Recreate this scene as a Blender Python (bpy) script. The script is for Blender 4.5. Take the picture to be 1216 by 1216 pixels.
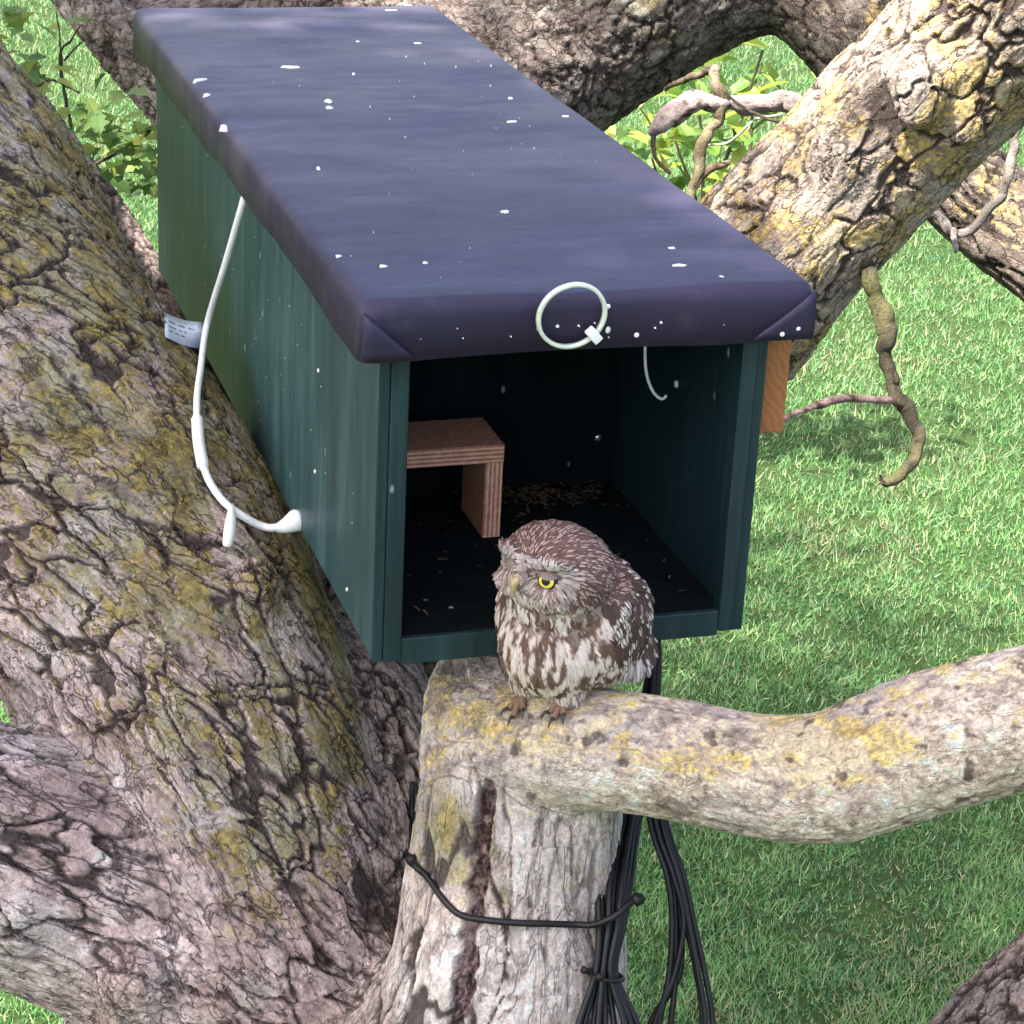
import bpy, bmesh, math, random, time
import numpy as np
from mathutils import Vector, Matrix
from mathutils.bvhtree import BVHTree

T0 = time.time()
random.seed(7)
rng = np.random.default_rng(7)
scene = bpy.context.scene
for o in list(bpy.data.objects):
    bpy.data.objects.remove(o)
COL = scene.collection

# ------------------------------------------------------------------ camera
CAM = np.array([-0.7285, -2.0562, 1.051])
YAW, PITCH, ROLL, FPX = 0.3146, 0.3946, 0.0509, 2783.3
_fw = np.array([math.sin(YAW) * math.cos(PITCH), math.cos(YAW) * math.cos(PITCH), -math.sin(PITCH)])
_r0 = np.array([math.cos(YAW), -math.sin(YAW), 0.0])
_u0 = np.cross(_r0, _fw)
_rt = math.cos(ROLL) * _r0 + math.sin(ROLL) * _u0
_up = -math.sin(ROLL) * _r0 + math.cos(ROLL) * _u0
cam_data = bpy.data.cameras.new('camera')
cam = bpy.data.objects.new('camera', cam_data)
COL.objects.link(cam)
m = Matrix.Identity(4)
for i in range(3):
    m[i][0], m[i][1], m[i][2], m[i][3] = _rt[i], _up[i], -_fw[i], CAM[i]
cam.matrix_world = m
cam_data.sensor_fit = 'HORIZONTAL'
cam_data.sensor_width = 36
cam_data.lens = 36 * FPX / 1216
cam_data.clip_start = 0.05
cam_data.clip_end = 1000
scene.camera = cam

# ------------------------------------------------------------------ light
SUN = np.array([-0.50, -0.18, 0.85]); SUN /= np.linalg.norm(SUN)      # towards the sun
world = bpy.data.worlds.new('World'); scene.world = world
world.use_nodes = True
wn = world.node_tree.nodes; wl = world.node_tree.links
sky = wn.new('ShaderNodeTexSky'); sky.sky_type = 'NISHITA'; sky.sun_disc = False
sky.sun_elevation = math.asin(SUN[2]); sky.sun_rotation = math.atan2(SUN[0], SUN[1])
sky.air_density = 0.8; sky.dust_density = 5.0; sky.ozone_density = 0.4
bg = wn['Background']; bg.inputs['Strength'].default_value = 0.15
wl.new(sky.outputs[0], bg.inputs['Color'])
sun_data = bpy.data.lights.new('sun', 'SUN'); sun_data.energy = 4.2; sun_data.angle = math.radians(1.2)
sun_data.color = (1.0, 0.955, 0.88)
sun = bpy.data.objects.new('sun', sun_data); COL.objects.link(sun)
sun.rotation_euler = Vector(SUN).to_track_quat('Z', 'Y').to_euler()
scene.view_settings.view_transform = 'Standard'
scene.view_settings.look = 'None'
scene.view_settings.gamma = 1.0
scene.view_settings.exposure = 2.1
scene.render.engine = 'CYCLES'

# ------------------------------------------------------------------ helpers
def ray(x, y):
    return _fw + _rt * ((x - 608) / FPX) - _up * ((y - 608) / FPX)
def U(x, y, d):
    return CAM + ray(x, y) * d
def onplane(x, y, axis, val):
    k = ray(x, y); return CAM + k * ((val - CAM[axis]) / k[axis])
def project(P):
    d = P - CAM; z = d @ _fw
    return 608 + FPX * (d @ _rt) / z, 608 - FPX * (d @ _up) / z, z

def tag(o, label=None, cat=None, group=None, kind=None):
    if label: o['label'] = label
    if cat: o['category'] = cat
    if group: o['group'] = group
    if kind: o['kind'] = kind
    return o
def empty(name, loc=(0, 0, 0), label=None, cat=None, group=None):
    o = bpy.data.objects.new(name, None); COL.objects.link(o); o.location = loc
    o.empty_display_size = 0.05
    return tag(o, label, cat, group)
def link(name, me, mat=None, parent=None, smooth=True, world_coords=True):
    o = bpy.data.objects.new(name, me); COL.objects.link(o)
    if mat is not None:
        me.materials.clear(); me.materials.append(mat)
    if smooth and len(me.polygons):
        me.polygons.foreach_set('use_smooth', np.ones(len(me.polygons), dtype=bool))
    if parent is not None:
        o.parent = parent
        if world_coords:
            L = Vector((0, 0, 0)); p = parent
            while p is not None:
                L += p.location; p = p.parent
            o.location = -L
    return o
def np_mesh(name, V, F, colors=None, uvs=None):
    """V (n,3), F (m,k) with constant k"""
    me = bpy.data.meshes.new(name)
    V = np.ascontiguousarray(V, dtype=np.float32); F = np.ascontiguousarray(F, dtype=np.int32)
    n, k = F.shape
    me.vertices.add(len(V)); me.vertices.foreach_set('co', V.ravel())
    me.loops.add(n * k); me.loops.foreach_set('vertex_index', F.ravel())
    me.polygons.add(n)
    me.polygons.foreach_set('loop_start', np.arange(0, n * k, k, dtype=np.int32))
    me.polygons.foreach_set('loop_total', np.full(n, k, dtype=np.int32))
    if colors is not None:
        a = me.attributes.new('col', 'FLOAT_COLOR', 'POINT')
        c = np.ones((len(V), 4), dtype=np.float32); c[:, :3] = colors
        a.data.foreach_set('color', c.ravel())
    me.update(calc_edges=True)
    me.validate()
    return me
def bm_mesh(name, bm):
    bmesh.ops.recalc_face_normals(bm, faces=bm.faces)
    me = bpy.data.meshes.new(name); bm.to_mesh(me); bm.free(); return me

def hashf(ix, iy, iz, seed):
    h = (ix.astype(np.int64) * 374761393 + iy.astype(np.int64) * 668265263 + iz.astype(np.int64) * 2147483647 + seed * 1274126177) & 0xFFFFFFFF
    h = ((h ^ (h >> 13)) * 1274126177) & 0xFFFFFFFF
    h = ((h ^ (h >> 16)) * 2246822519) & 0xFFFFFFFF
    h = h ^ (h >> 15)
    return (h & 0xFFFFFF).astype(np.float32) / np.float32(0xFFFFFF)
def vnoise(P, seed=0):
    P = np.asarray(P, dtype=np.float32); I = np.floor(P); f = P - I; I = I.astype(np.int64)
    f = f * f * f * (f * (f * 6 - 15) + 10)
    out = np.zeros(len(P), dtype=np.float32)
    for dx in (0, 1):
        wx = f[:, 0] if dx else 1 - f[:, 0]
        for dy in (0, 1):
            wy = f[:, 1] if dy else 1 - f[:, 1]
            for dz in (0, 1):
                wz = f[:, 2] if dz else 1 - f[:, 2]
                out += wx * wy * wz * hashf(I[:, 0] + dx, I[:, 1] + dy, I[:, 2] + dz, seed)
    return out                                       # 0..1
def fbm(P, seed=0, oct=4, gain=0.5):
    a, s, t = 1.0, 0.0, 0.0; P = np.asarray(P, dtype=np.float32).copy()
    for o in range(oct):
        s = s + a * vnoise(P, seed + o * 17); t += a; a *= gain; P = P * 2.03 + 11.7
    return s / t
def voronoi(P, seed=0):
    P = np.asarray(P, dtype=np.float32); I = np.floor(P).astype(np.int64); f = P - I
    F1 = np.full(len(P), 9.0, np.float32); F2 = F1.copy(); cid = np.zeros(len(P), np.float32)
    for dx in (-1, 0, 1):
        for dy in (-1, 0, 1):
            for dz in (-1, 0, 1):
                jx, jy, jz = I[:, 0] + dx, I[:, 1] + dy, I[:, 2] + dz
                h = hashf(jx, jy, jz, seed)
                h2 = (h * 57.31) % 1.0; h3 = (h * 931.7) % 1.0
                d = np.sqrt((dx + h - f[:, 0]) ** 2 + (dy + h2 - f[:, 1]) ** 2 + (dz + h3 - f[:, 2]) ** 2)
                closer = d < F1
                F2 = np.where(closer, F1, np.minimum(F2, d))
                cid = np.where(closer, (h * 37.7) % 1.0, cid)
                F1 = np.where(closer, d, F1)
    return F1, F2, cid
def sstep(a, b, x):
    t = np.clip((x - a) / (b - a), 0, 1); return t * t * (3 - 2 * t)
def mixc(a, b, t):
    return a * (1 - t[:, None]) + np.asarray(b, dtype=np.float32) * t[:, None]

def spline(pts, step=0.02):
    """pts rows (x,y,z,r) -> dense rows by Catmull-Rom"""
    P = np.asarray(pts, dtype=float)
    P = np.vstack([2 * P[0] - P[1], P, 2 * P[-1] - P[-2]])
    out = []
    for i in range(1, len(P) - 2):
        n = max(2, int(np.linalg.norm(P[i + 1, :3] - P[i, :3]) / step))
        t = np.linspace(0, 1, n, endpoint=False)[:, None]
        a, b, c, d = P[i - 1], P[i], P[i + 1], P[i + 2]
        out.append(0.5 * ((2 * b) + (-a + c) * t + (2 * a - 5 * b + 4 * c - d) * t ** 2 + (-a + 3 * b - 3 * c + d) * t ** 3))
    out.append(P[-2][None, :])
    R = np.vstack(out); R[:, 3] = np.maximum(R[:, 3], 1e-4)
    return R
def frames(C):
    T = np.gradient(C, axis=0); T /= np.linalg.norm(T, axis=1)[:, None] + 1e-12
    N = np.zeros_like(T)
    a = np.array([0, 0, 1.0]) if abs(T[0, 2]) < 0.9 else np.array([1.0, 0, 0])
    n = a - T[0] * (a @ T[0]); n /= np.linalg.norm(n); N[0] = n
    for i in range(1, len(T)):
        n = N[i - 1] - T[i] * (N[i - 1] @ T[i]); N[i] = n / np.linalg.norm(n)
    return T, N, np.cross(T, N)
def tube(S, seg=12, cap=True, wob=0.0, seed=0, flat=1.0):
    """S rows (x,y,z,r) -> V, F(quads) closed with domed ends"""
    S = np.asarray(S, float)
    if cap:
        t0 = S[0, :3] - S[1, :3]; t0 /= np.linalg.norm(t0); t1 = S[-1, :3] - S[-2, :3]; t1 /= np.linalg.norm(t1)
        e0 = np.array([np.append(S[0, :3] + t0 * S[0, 3] * 0.45, S[0, 3] * 0.55), np.append(S[0, :3] + t0 * S[0, 3] * 0.3, S[0, 3] * 0.85)])
        e1 = np.array([np.append(S[-1, :3] + t1 * S[-1, 3] * 0.3, S[-1, 3] * 0.85), np.append(S[-1, :3] + t1 * S[-1, 3] * 0.45, S[-1, 3] * 0.55)])
        S = np.vstack([e0, S, e1])
    C, r = S[:, :3], S[:, 3]
    T, N, B = frames(C)
    a = np.linspace(0, 2 * np.pi, seg, endpoint=False)
    V = C[:, None, :] + r[:, None, None] * (np.cos(a)[None, :, None] * N[:, None, :] + flat * np.sin(a)[None, :, None] * B[:, None, :])
    if wob:
        Q = V.reshape(-1, 3)
        k = (fbm(Q * 5.0, seed, 3) - 0.5) * 2 * wob
        V = (Q + (Q - np.repeat(C, seg, axis=0)) * k[:, None]).reshape(V.shape)
    n = len(C); V = V.reshape(-1, 3)
    i = np.arange(n - 1)[:, None] * seg; j = np.arange(seg)[None, :]; j2 = (j + 1) % seg
    F = np.stack([i + j, i + j2, i + seg + j2, i + seg + j], axis=-1).reshape(-1, 4)
    c0, c1 = len(V), len(V) + 1
    V = np.vstack([V, C[0], C[-1]])
    js = np.arange(seg)
    k0 = np.stack([np.full(seg, c0), (js + 1) % seg, js, js], axis=-1)
    b = (n - 1) * seg
    k1 = np.stack([np.full(seg, c1), b + js, b + (js + 1) % seg, b + (js + 1) % seg], axis=-1)
    return V, F, k0[:, :3], k1[:, :3]
def tube_mesh(name, S, seg=10, **kw):
    V, F, k0, k1 = tube(S, seg, **kw)
    bm_faces = [tuple(f) for f in F] + [tuple(f) for f in k0] + [tuple(f) for f in k1]
    me = bpy.data.meshes.new(name); me.from_pydata([tuple(v) for v in V], [], bm_faces); me.update()
    return me
def px_path(rows):
    """rows (px, py, depth, radius in px) -> world (x,y,z,r)"""
    return [np.append(U(a, b, d), r * d / FPX) for a, b, d, r in rows]
def box_bm(bm, lo, hi, bev=0.0, seg=2):
    r = bmesh.ops.create_cube(bm, size=1.0)
    vs = r['verts']
    for v in vs:
        v.co = Vector([(lo[i] + hi[i]) / 2 + v.co[i] * (hi[i] - lo[i]) for i in range(3)])
    if bev:
        es = list({e for v in vs for e in v.link_edges})
        bmesh.ops.bevel(bm, geom=es, offset=bev, segments=seg, affect='EDGES', profile=0.5)
def box_obj(name, lo, hi, mat, parent, bev=0.0015):
    bm = bmesh.new(); box_bm(bm, lo, hi, bev)
    return link(name, bm_mesh(name, bm), mat, parent, smooth=False)

# ------------------------------------------------------------------ materials
def new_mat(name, rough=0.7, spec=0.4):
    mt = bpy.data.materials.new(name); mt.use_nodes = True
    nt = mt.node_tree; b = nt.nodes['Principled BSDF']
    b.inputs['Roughness'].default_value = rough
    b.inputs['Specular IOR Level'].default_value = spec
    return mt, nt, b
def N(nt, typ, **kw):
    n = nt.nodes.new(typ)
    for k, v in kw.items():
        if hasattr(n, k): setattr(n, k, v)
        else: n.inputs[k].default_value = v
    return n
def ramp(nt, fac, stops):
    r = nt.nodes.new('ShaderNodeValToRGB'); e = r.color_ramp.elements
    while len(e) < len(stops): e.new(0.5)
    for i, (p, c) in enumerate(stops):
        e[i].position = p; e[i].color = (*c, 1) if len(c) == 3 else c
    nt.links.new(fac, r.inputs[0]); return r.outputs[0]
def mix(nt, a, b, fac, mode='MIX'):
    n = nt.nodes.new('ShaderNodeMix'); n.data_type = 'RGBA'; n.blend_type = mode
    for s, v in ((0, fac), (6, a), (7, b)):
        if isinstance(v, (int, float)): n.inputs[s].default_value = v
        elif isinstance(v, tuple): n.inputs[s].default_value = (*v, 1)
        else: nt.links.new(v, n.inputs[s])
    return n.outputs[2]
def coords(nt, scale=(1, 1, 1), kind='Object', rot=(0, 0, 0)):
    tc = nt.nodes.new('ShaderNodeTexCoord'); mp = nt.nodes.new('ShaderNodeMapping')
    mp.inputs['Scale'].default_value = scale; mp.inputs['Rotation'].default_value = rot
    nt.links.new(tc.outputs[kind], mp.inputs[0]); return mp.outputs[0]
def noise(nt, vec, scale, detail=4, rough=0.6, dist=0.0):
    n = nt.nodes.new('ShaderNodeTexNoise'); n.inputs['Scale'].default_value = scale
    n.inputs['Detail'].default_value = detail; n.inputs['Roughness'].default_value = rough
    n.inputs['Distortion'].default_value = dist
    nt.links.new(vec, n.inputs['Vector']); return n.outputs['Fac']
def bump(nt, b, h, strength=0.4, dist=0.004):
    n = nt.nodes.new('ShaderNodeBump'); n.inputs['Strength'].default_value = strength
    n.inputs['Distance'].default_value = dist
    nt.links.new(h, n.inputs['Height']); nt.links.new(n.outputs[0], b.inputs['Normal'])
def math2(nt, op, a, b):
    n = nt.nodes.new('ShaderNodeMath'); n.operation = op
    for i, v in enumerate((a, b)):
        if isinstance(v, (int, float)): n.inputs[i].default_value = v
        else: nt.links.new(v, n.inputs[i])
    return n.outputs[0]
def attr(nt, name='col'):
    n = nt.nodes.new('ShaderNodeAttribute'); n.attribute_name = name; return n.outputs['Color']

def mat_bark(cracks=True):
    mt, nt, b = new_mat('bark' if cracks else 'twig_bark', 0.9, 0.2)
    v = coords(nt)
    n1 = noise(nt, v, 260, 5, 0.65); n2 = noise(nt, v, 900, 3, 0.6); n3 = noise(nt, v, 70, 4, 0.6)
    c = mix(nt, attr(nt), ramp(nt, n1, [(0.25, (0.55, 0.52, 0.5)), (0.5, (1, 1, 1)), (0.78, (1.35, 1.33, 1.3))]), 0.85, 'MULTIPLY')
    c = mix(nt, c, ramp(nt, n3, [(0.3, (0.8, 0.76, 0.74)), (0.6, (1.1, 1.1, 1.1))]), 0.7, 'MULTIPLY')
    h = math2(nt, 'ADD', n1, math2(nt, 'MULTIPLY', n2, 0.4))
    if cracks:
        a = nt.nodes.new('ShaderNodeAttribute'); a.attribute_name = 'bq'
        k = nt.nodes.new('ShaderNodeAttribute'); k.attribute_name = 'ck'
        def warp(vec, sc, amt, det):
            n = nt.nodes.new('ShaderNodeTexNoise'); n.inputs['Scale'].default_value = sc; n.inputs['Detail'].default_value = det
            nt.links.new(a.outputs['Vector'], n.inputs['Vector'])
            d = nt.nodes.new('ShaderNodeVectorMath'); d.operation = 'SUBTRACT'; d.inputs[1].default_value = (0.5, 0.5, 0.5); nt.links.new(n.outputs['Color'], d.inputs[0])
            q = nt.nodes.new('ShaderNodeVectorMath'); q.operation = 'MULTIPLY_ADD'; q.inputs[1].default_value = (amt,) * 3
            nt.links.new(d.outputs[0], q.inputs[0]); nt.links.new(vec, q.inputs[2]); return q.outputs[0]
        w1 = warp(warp(a.outputs['Vector'], 1.2, 1.3, 2), 6.0, 0.35, 3)
        tot = None
        for sc, wid, lo, hi in ((1.5, 0.050, 0.40, 0.52), (3.4, 0.060, 0.48, 0.58)):
            vo = nt.nodes.new('ShaderNodeTexVoronoi'); vo.feature = 'DISTANCE_TO_EDGE'; vo.inputs['Scale'].default_value = sc; nt.links.new(w1, vo.inputs['Vector'])
            cr = ramp(nt, vo.outputs['Distance'], [(0.0, (1, 1, 1)), (wid, (0, 0, 0))])
            mk = ramp(nt, noise(nt, a.outputs['Vector'], 0.8 * sc, 2), [(lo, (0, 0, 0)), (hi, (1, 1, 1))])
            t = math2(nt, 'MULTIPLY', cr, mk); tot = t if tot is None else math2(nt, 'MAXIMUM', tot, t)
        tot = math2(nt, 'MULTIPLY', tot, k.outputs['Fac'])
        # flaking layers: stepped field, each layer a little different in tone
        st = noise(nt, w1, 1.1, 3, 0.55); fl = math2(nt, 'FLOOR', math2(nt, 'MULTIPLY', st, 14.0), 0)
        tone = math2(nt, 'FRACT', math2(nt, 'MULTIPLY', fl, 0.618), 0)
        c = mix(nt, c, ramp(nt, tone, [(0.0, (0.80, 0.76, 0.75)), (1.0, (1.16, 1.15, 1.14))]), 0.8, 'MULTIPLY')
        c = mix(nt, c, (0.034, 0.024, 0.021), math2(nt, 'MULTIPLY', tot, 0.78))
        h = math2(nt, 'ADD', h, math2(nt, 'MULTIPLY', fl, 0.22))
        h = math2(nt, 'SUBTRACT', h, math2(nt, 'MULTIPLY', tot, 1.3))
    nt.links.new(c, b.inputs['Base Color'])
    bump(nt, b, h, 0.85, 0.006)
    return mt
def mat_attr(name, rough=0.8, spec=0.3, nscale=0, var=0.3, trans=0.0):
    mt, nt, b = new_mat(name, rough, spec)
    c = attr(nt)
    if nscale:
        n1 = noise(nt, coords(nt), nscale, 4, 0.6)
        c = mix(nt, c, ramp(nt, n1, [(0.3, (1 - var,) * 3), (0.7, (1 + var,) * 3)]), 1.0, 'MULTIPLY')
    nt.links.new(c, b.inputs['Base Color'])
    if trans:
        t = nt.nodes.new('ShaderNodeBsdfTranslucent'); nt.links.new(c, t.inputs[0])
        ms = nt.nodes.new('ShaderNodeMixShader'); ms.inputs[0].default_value = trans
        nt.links.new(b.outputs[0], ms.inputs[1]); nt.links.new(t.outputs[0], ms.inputs[2])
        nt.links.new(ms.outputs[0], nt.nodes['Material Output'].inputs[0])
    return mt
def mat_paint(name, c0, c1, c2, streak=(9, 9, 1.2), rough=0.55):
    """weathered green paint on plywood: vertical streaks, scuffs, pale specks"""
    mt, nt, b = new_mat(name, rough, 0.4 if rough < 0.8 else 0.12)
    v = coords(nt, streak); vo = coords(nt)
    n1 = noise(nt, v, 3.0, 6, 0.65, 0.3); n2 = noise(nt, vo, 2.2, 4, 0.55); n3 = noise(nt, v, 16, 5, 0.7)
    c = ramp(nt, n1, [(0.28, c0), (0.5, c1), (0.72, c2)])
    c = mix(nt, c, ramp(nt, n2, [(0.3, (0.72, 0.74, 0.8)), (0.7, (1.2, 1.2, 1.15))]), 0.8, 'MULTIPLY')
    sc = ramp(nt, n3, [(0.66, (0, 0, 0)), (0.76, (1, 1, 1))])
    c = mix(nt, c, tuple(min(1, x * 2.2 + 0.02) for x in c2), math2(nt, 'MULTIPLY', sc, 0.35))
    vr = nt.nodes.new('ShaderNodeTexVoronoi'); vr.inputs['Scale'].default_value = 26; vr.feature = 'F1'
    nt.links.new(coords(nt, (1, 1, 0.55)), vr.inputs['Vector'])
    sp = ramp(nt, vr.outputs['Distance'], [(0.05, (1, 1, 1)), (0.09, (0, 0, 0))])
    sel = ramp(nt, noise(nt, vo, 9, 2), [(0.5, (0, 0, 0)), (0.6, (1, 1, 1))])
    c = mix(nt, c, (0.45, 0.55, 0.56), math2(nt, 'MULTIPLY', math2(nt, 'MULTIPLY', sp, sel), 0.8))
    nt.links.new(c, b.inputs['Base Color'])
    bump(nt, b, math2(nt, 'ADD', n1, n3), 0.12, 0.003)
    return mt
def mat_plain(name, col, rough=0.5, spec=0.5, nscale=30, var=0.2, bmp=0.0, metallic=0.0):
    mt, nt, b = new_mat(name, rough, spec)
    v = coords(nt); n1 = noise(nt, v, nscale, 5, 0.6)
    c = mix(nt, col, ramp(nt, n1, [(0.3, (1 - var,) * 3), (0.7, (1 + var,) * 3)]), 1.0, 'MULTIPLY')
    nt.links.new(c, b.inputs['Base Color']); b.inputs['Metallic'].default_value = metallic
    if bmp: bump(nt, b, n1, bmp, 0.002)
    return mt
def mat_rubber():
    mt, nt, b = new_mat('rubber_sheet', 0.5, 0.32)
    vo = coords(nt)
    n1 = noise(nt, vo, 3.0, 5, 0.55, 0.4); n2 = noise(nt, coords(nt, (1, 3, 1)), 7, 6, 0.7); n3 = noise(nt, vo, 500, 2, 0.5)
    c = ramp(nt, n1, [(0.3, (0.020, 0.0150, 0.038)), (0.55, (0.028, 0.0215, 0.051)), (0.75, (0.043, 0.035, 0.067))])
    dust = ramp(nt, n2, [(0.56, (0, 0, 0)), (0.78, (1, 1, 1))])
    c = mix(nt, c, (0.22, 0.21, 0.23), math2(nt, 'MULTIPLY', dust, 0.22))
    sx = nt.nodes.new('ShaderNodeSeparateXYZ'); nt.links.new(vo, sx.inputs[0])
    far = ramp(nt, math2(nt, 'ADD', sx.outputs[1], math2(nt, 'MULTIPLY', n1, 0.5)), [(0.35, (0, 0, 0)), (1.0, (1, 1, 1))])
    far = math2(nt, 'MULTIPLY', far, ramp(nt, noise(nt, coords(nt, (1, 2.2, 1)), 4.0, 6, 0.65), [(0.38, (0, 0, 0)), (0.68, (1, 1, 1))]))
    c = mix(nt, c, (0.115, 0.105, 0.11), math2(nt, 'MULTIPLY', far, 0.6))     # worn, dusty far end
    nt.links.new(c, b.inputs['Base Color'])
    r = ramp(nt, n2, [(0.3, (0.42,) * 3), (0.75, (0.62,) * 3)]); nt.links.new(r, b.inputs['Roughness'])
    bump(nt, b, math2(nt, 'ADD', math2(nt, 'MULTIPLY', n1, 2.0), math2(nt, 'MULTIPLY', n3, 0.05)), 0.2, 0.01)
    return mt
def mat_ply(name, axis, bands=True):
    """pinkish plywood; the edges show their veneers as bands across `axis`"""
    mt, nt, b = new_mat(name, 0.65, 0.3)
    tc = nt.nodes.new('ShaderNodeTexCoord')
    s = nt.nodes.new('ShaderNodeSeparateXYZ'); nt.links.new(tc.outputs['Object'], s.inputs[0])
    w = math2(nt, 'SINE', math2(nt, 'MULTIPLY', s.outputs[axis], 1250.0), 0)
    g = noise(nt, coords(nt, (12, 12, 12)), 12, 5, 0.7)
    c = ramp(nt, math2(nt, 'ADD', math2(nt, 'MULTIPLY', w, 0.25 if bands else 0.03), math2(nt, 'MULTIPLY', g, 0.9)),
             [(0.2, (0.30, 0.12, 0.075)), (0.45, (0.55, 0.27, 0.17)), (0.75, (0.72, 0.45, 0.29))])
    nt.links.new(c, b.inputs['Base Color']); bump(nt, b, g, 0.15, 0.002)
    return mt
def mat_endgrain():
    mt, nt, b = new_mat('orange_wood', 0.6, 0.35)
    v = coords(nt, (1, 1, 1), rot=(0, 0.6, 0))
    w = nt.nodes.new('ShaderNodeTexWave'); w.wave_type = 'BANDS'; w.inputs['Scale'].default_value = 38
    w.inputs['Distortion'].default_value = 9.0; w.inputs['Detail'].default_value = 3; nt.links.new(v, w.inputs['Vector'])
    g = noise(nt, v, 20, 4)
    c = ramp(nt, math2(nt, 'ADD', math2(nt, 'MULTIPLY', w.outputs['Fac'], 0.28), math2(nt, 'MULTIPLY', g, 0.75)),
             [(0.1, (0.20, 0.075, 0.025)), (0.5, (0.29, 0.115, 0.038)), (0.95, (0.38, 0.17, 0.06))])
    nt.links.new(c, b.inputs['Base Color']); bump(nt, b, w.outputs['Fac'], 0.15, 0.002)
    return mt

M_BARK = mat_bark(); M_TWIG = mat_bark(False)
M_GRASS = mat_attr('grass_blades', 0.55, 0.35, trans=0.35)
M_LEAF = mat_attr('leaf', 0.5, 0.4, nscale=60, var=0.2, trans=0.45)
M_PAINT = mat_paint('green_paint', (0.011, 0.034, 0.038), (0.020, 0.056, 0.058), (0.050, 0.112, 0.106), rough=0.48)
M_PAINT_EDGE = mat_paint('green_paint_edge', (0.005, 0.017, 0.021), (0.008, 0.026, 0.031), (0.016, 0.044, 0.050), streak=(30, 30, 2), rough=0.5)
M_PAINT_SHADE = mat_paint('green_paint_shaded', (0.0015, 0.0035, 0.004), (0.0025, 0.006, 0.007), (0.005, 0.011, 0.012), rough=0.9)  # darkened copy of the paint, interior shade put into its colour
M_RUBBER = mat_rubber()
M_PLY_H = mat_ply('plywood_shelf', 2); M_PLY_V = mat_ply('plywood_upright', 0)
M_BATTEN = mat_endgrain()
M_DROP = mat_plain('dropping', (0.68, 0.68, 0.66), 0.8, 0.2, 200, 0.15)
M_WHITE = mat_plain('white_plastic', (0.80, 0.80, 0.80), 0.4, 0.5, 40, 0.06)
M_TAG = mat_plain('label_paper', (0.55, 0.63, 0.74), 0.5, 0.4, 80, 0.1)
M_TAGINK = mat_plain('label_ink', (0.16, 0.2, 0.25), 0.6, 0.3, 80, 0.2)
M_TIE = mat_plain('pale_nylon', (0.62, 0.66, 0.55), 0.35, 0.5, 60, 0.1)
M_BLACK = mat_plain('black_cable', (0.006, 0.006, 0.007), 0.45, 0.3, 90, 0.3)
M_SCREW = mat_plain('screw_metal', (0.62, 0.66, 0.75), 0.25, 0.6, 90, 0.1, metallic=0.9)
M_DEBRIS = mat_plain('debris', (0.12, 0.08, 0.045), 0.9, 0.2, 300, 0.6)

# ------------------------------------------------------------------ ground
GZ = -2.3
def ground_h(x, y):
    P = np.stack([x * 0.35, y * 0.35, np.zeros_like(x)], -1)
    return GZ + (fbm(P, 91, 3) - 0.5) * 0.10 * np.clip(1.5 - np.hypot(x, y) / 60, 0, 1)
def build_ground():
    n = 120
    t = np.linspace(-1, 1, n); g = np.sign(t) * (np.abs(t) ** 3) * 380 + t * 14
    X, Y = np.meshgrid(g, g + 6.0); X = X.ravel(); Y = Y.ravel()
    V = np.stack([X, Y, ground_h(X, Y)], -1)
    i = np.arange(n - 1)[:, None] * n + np.arange(n - 1)[None, :]
    F = np.stack([i, i + 1, i + n + 1, i + n], -1).reshape(-1, 4)
    mt, nt, b = new_mat('soil_and_turf', 0.95, 0.1)
    v = coords(nt); n1 = noise(nt, v, 1.3, 6, 0.6); n2 = noise(nt, v, 40, 4, 0.7)
    c = ramp(nt, n2, [(0.3, (0.018, 0.032, 0.010)), (0.55, (0.036, 0.062, 0.018)), (0.8, (0.09, 0.095, 0.045))])
    c = mix(nt, c, (0.085, 0.07, 0.04), ramp(nt, n1, [(0.58, (0, 0, 0)), (0.72, (0.7, 0.7, 0.7))]))
    nt.links.new(c, b.inputs['Base Color']); bump(nt, b, n2, 0.6, 0.03)
    o = link('lawn_ground', np_mesh('lawn_ground', V, F), mt); o['kind'] = 'structure'
    return o
build_ground()
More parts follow.
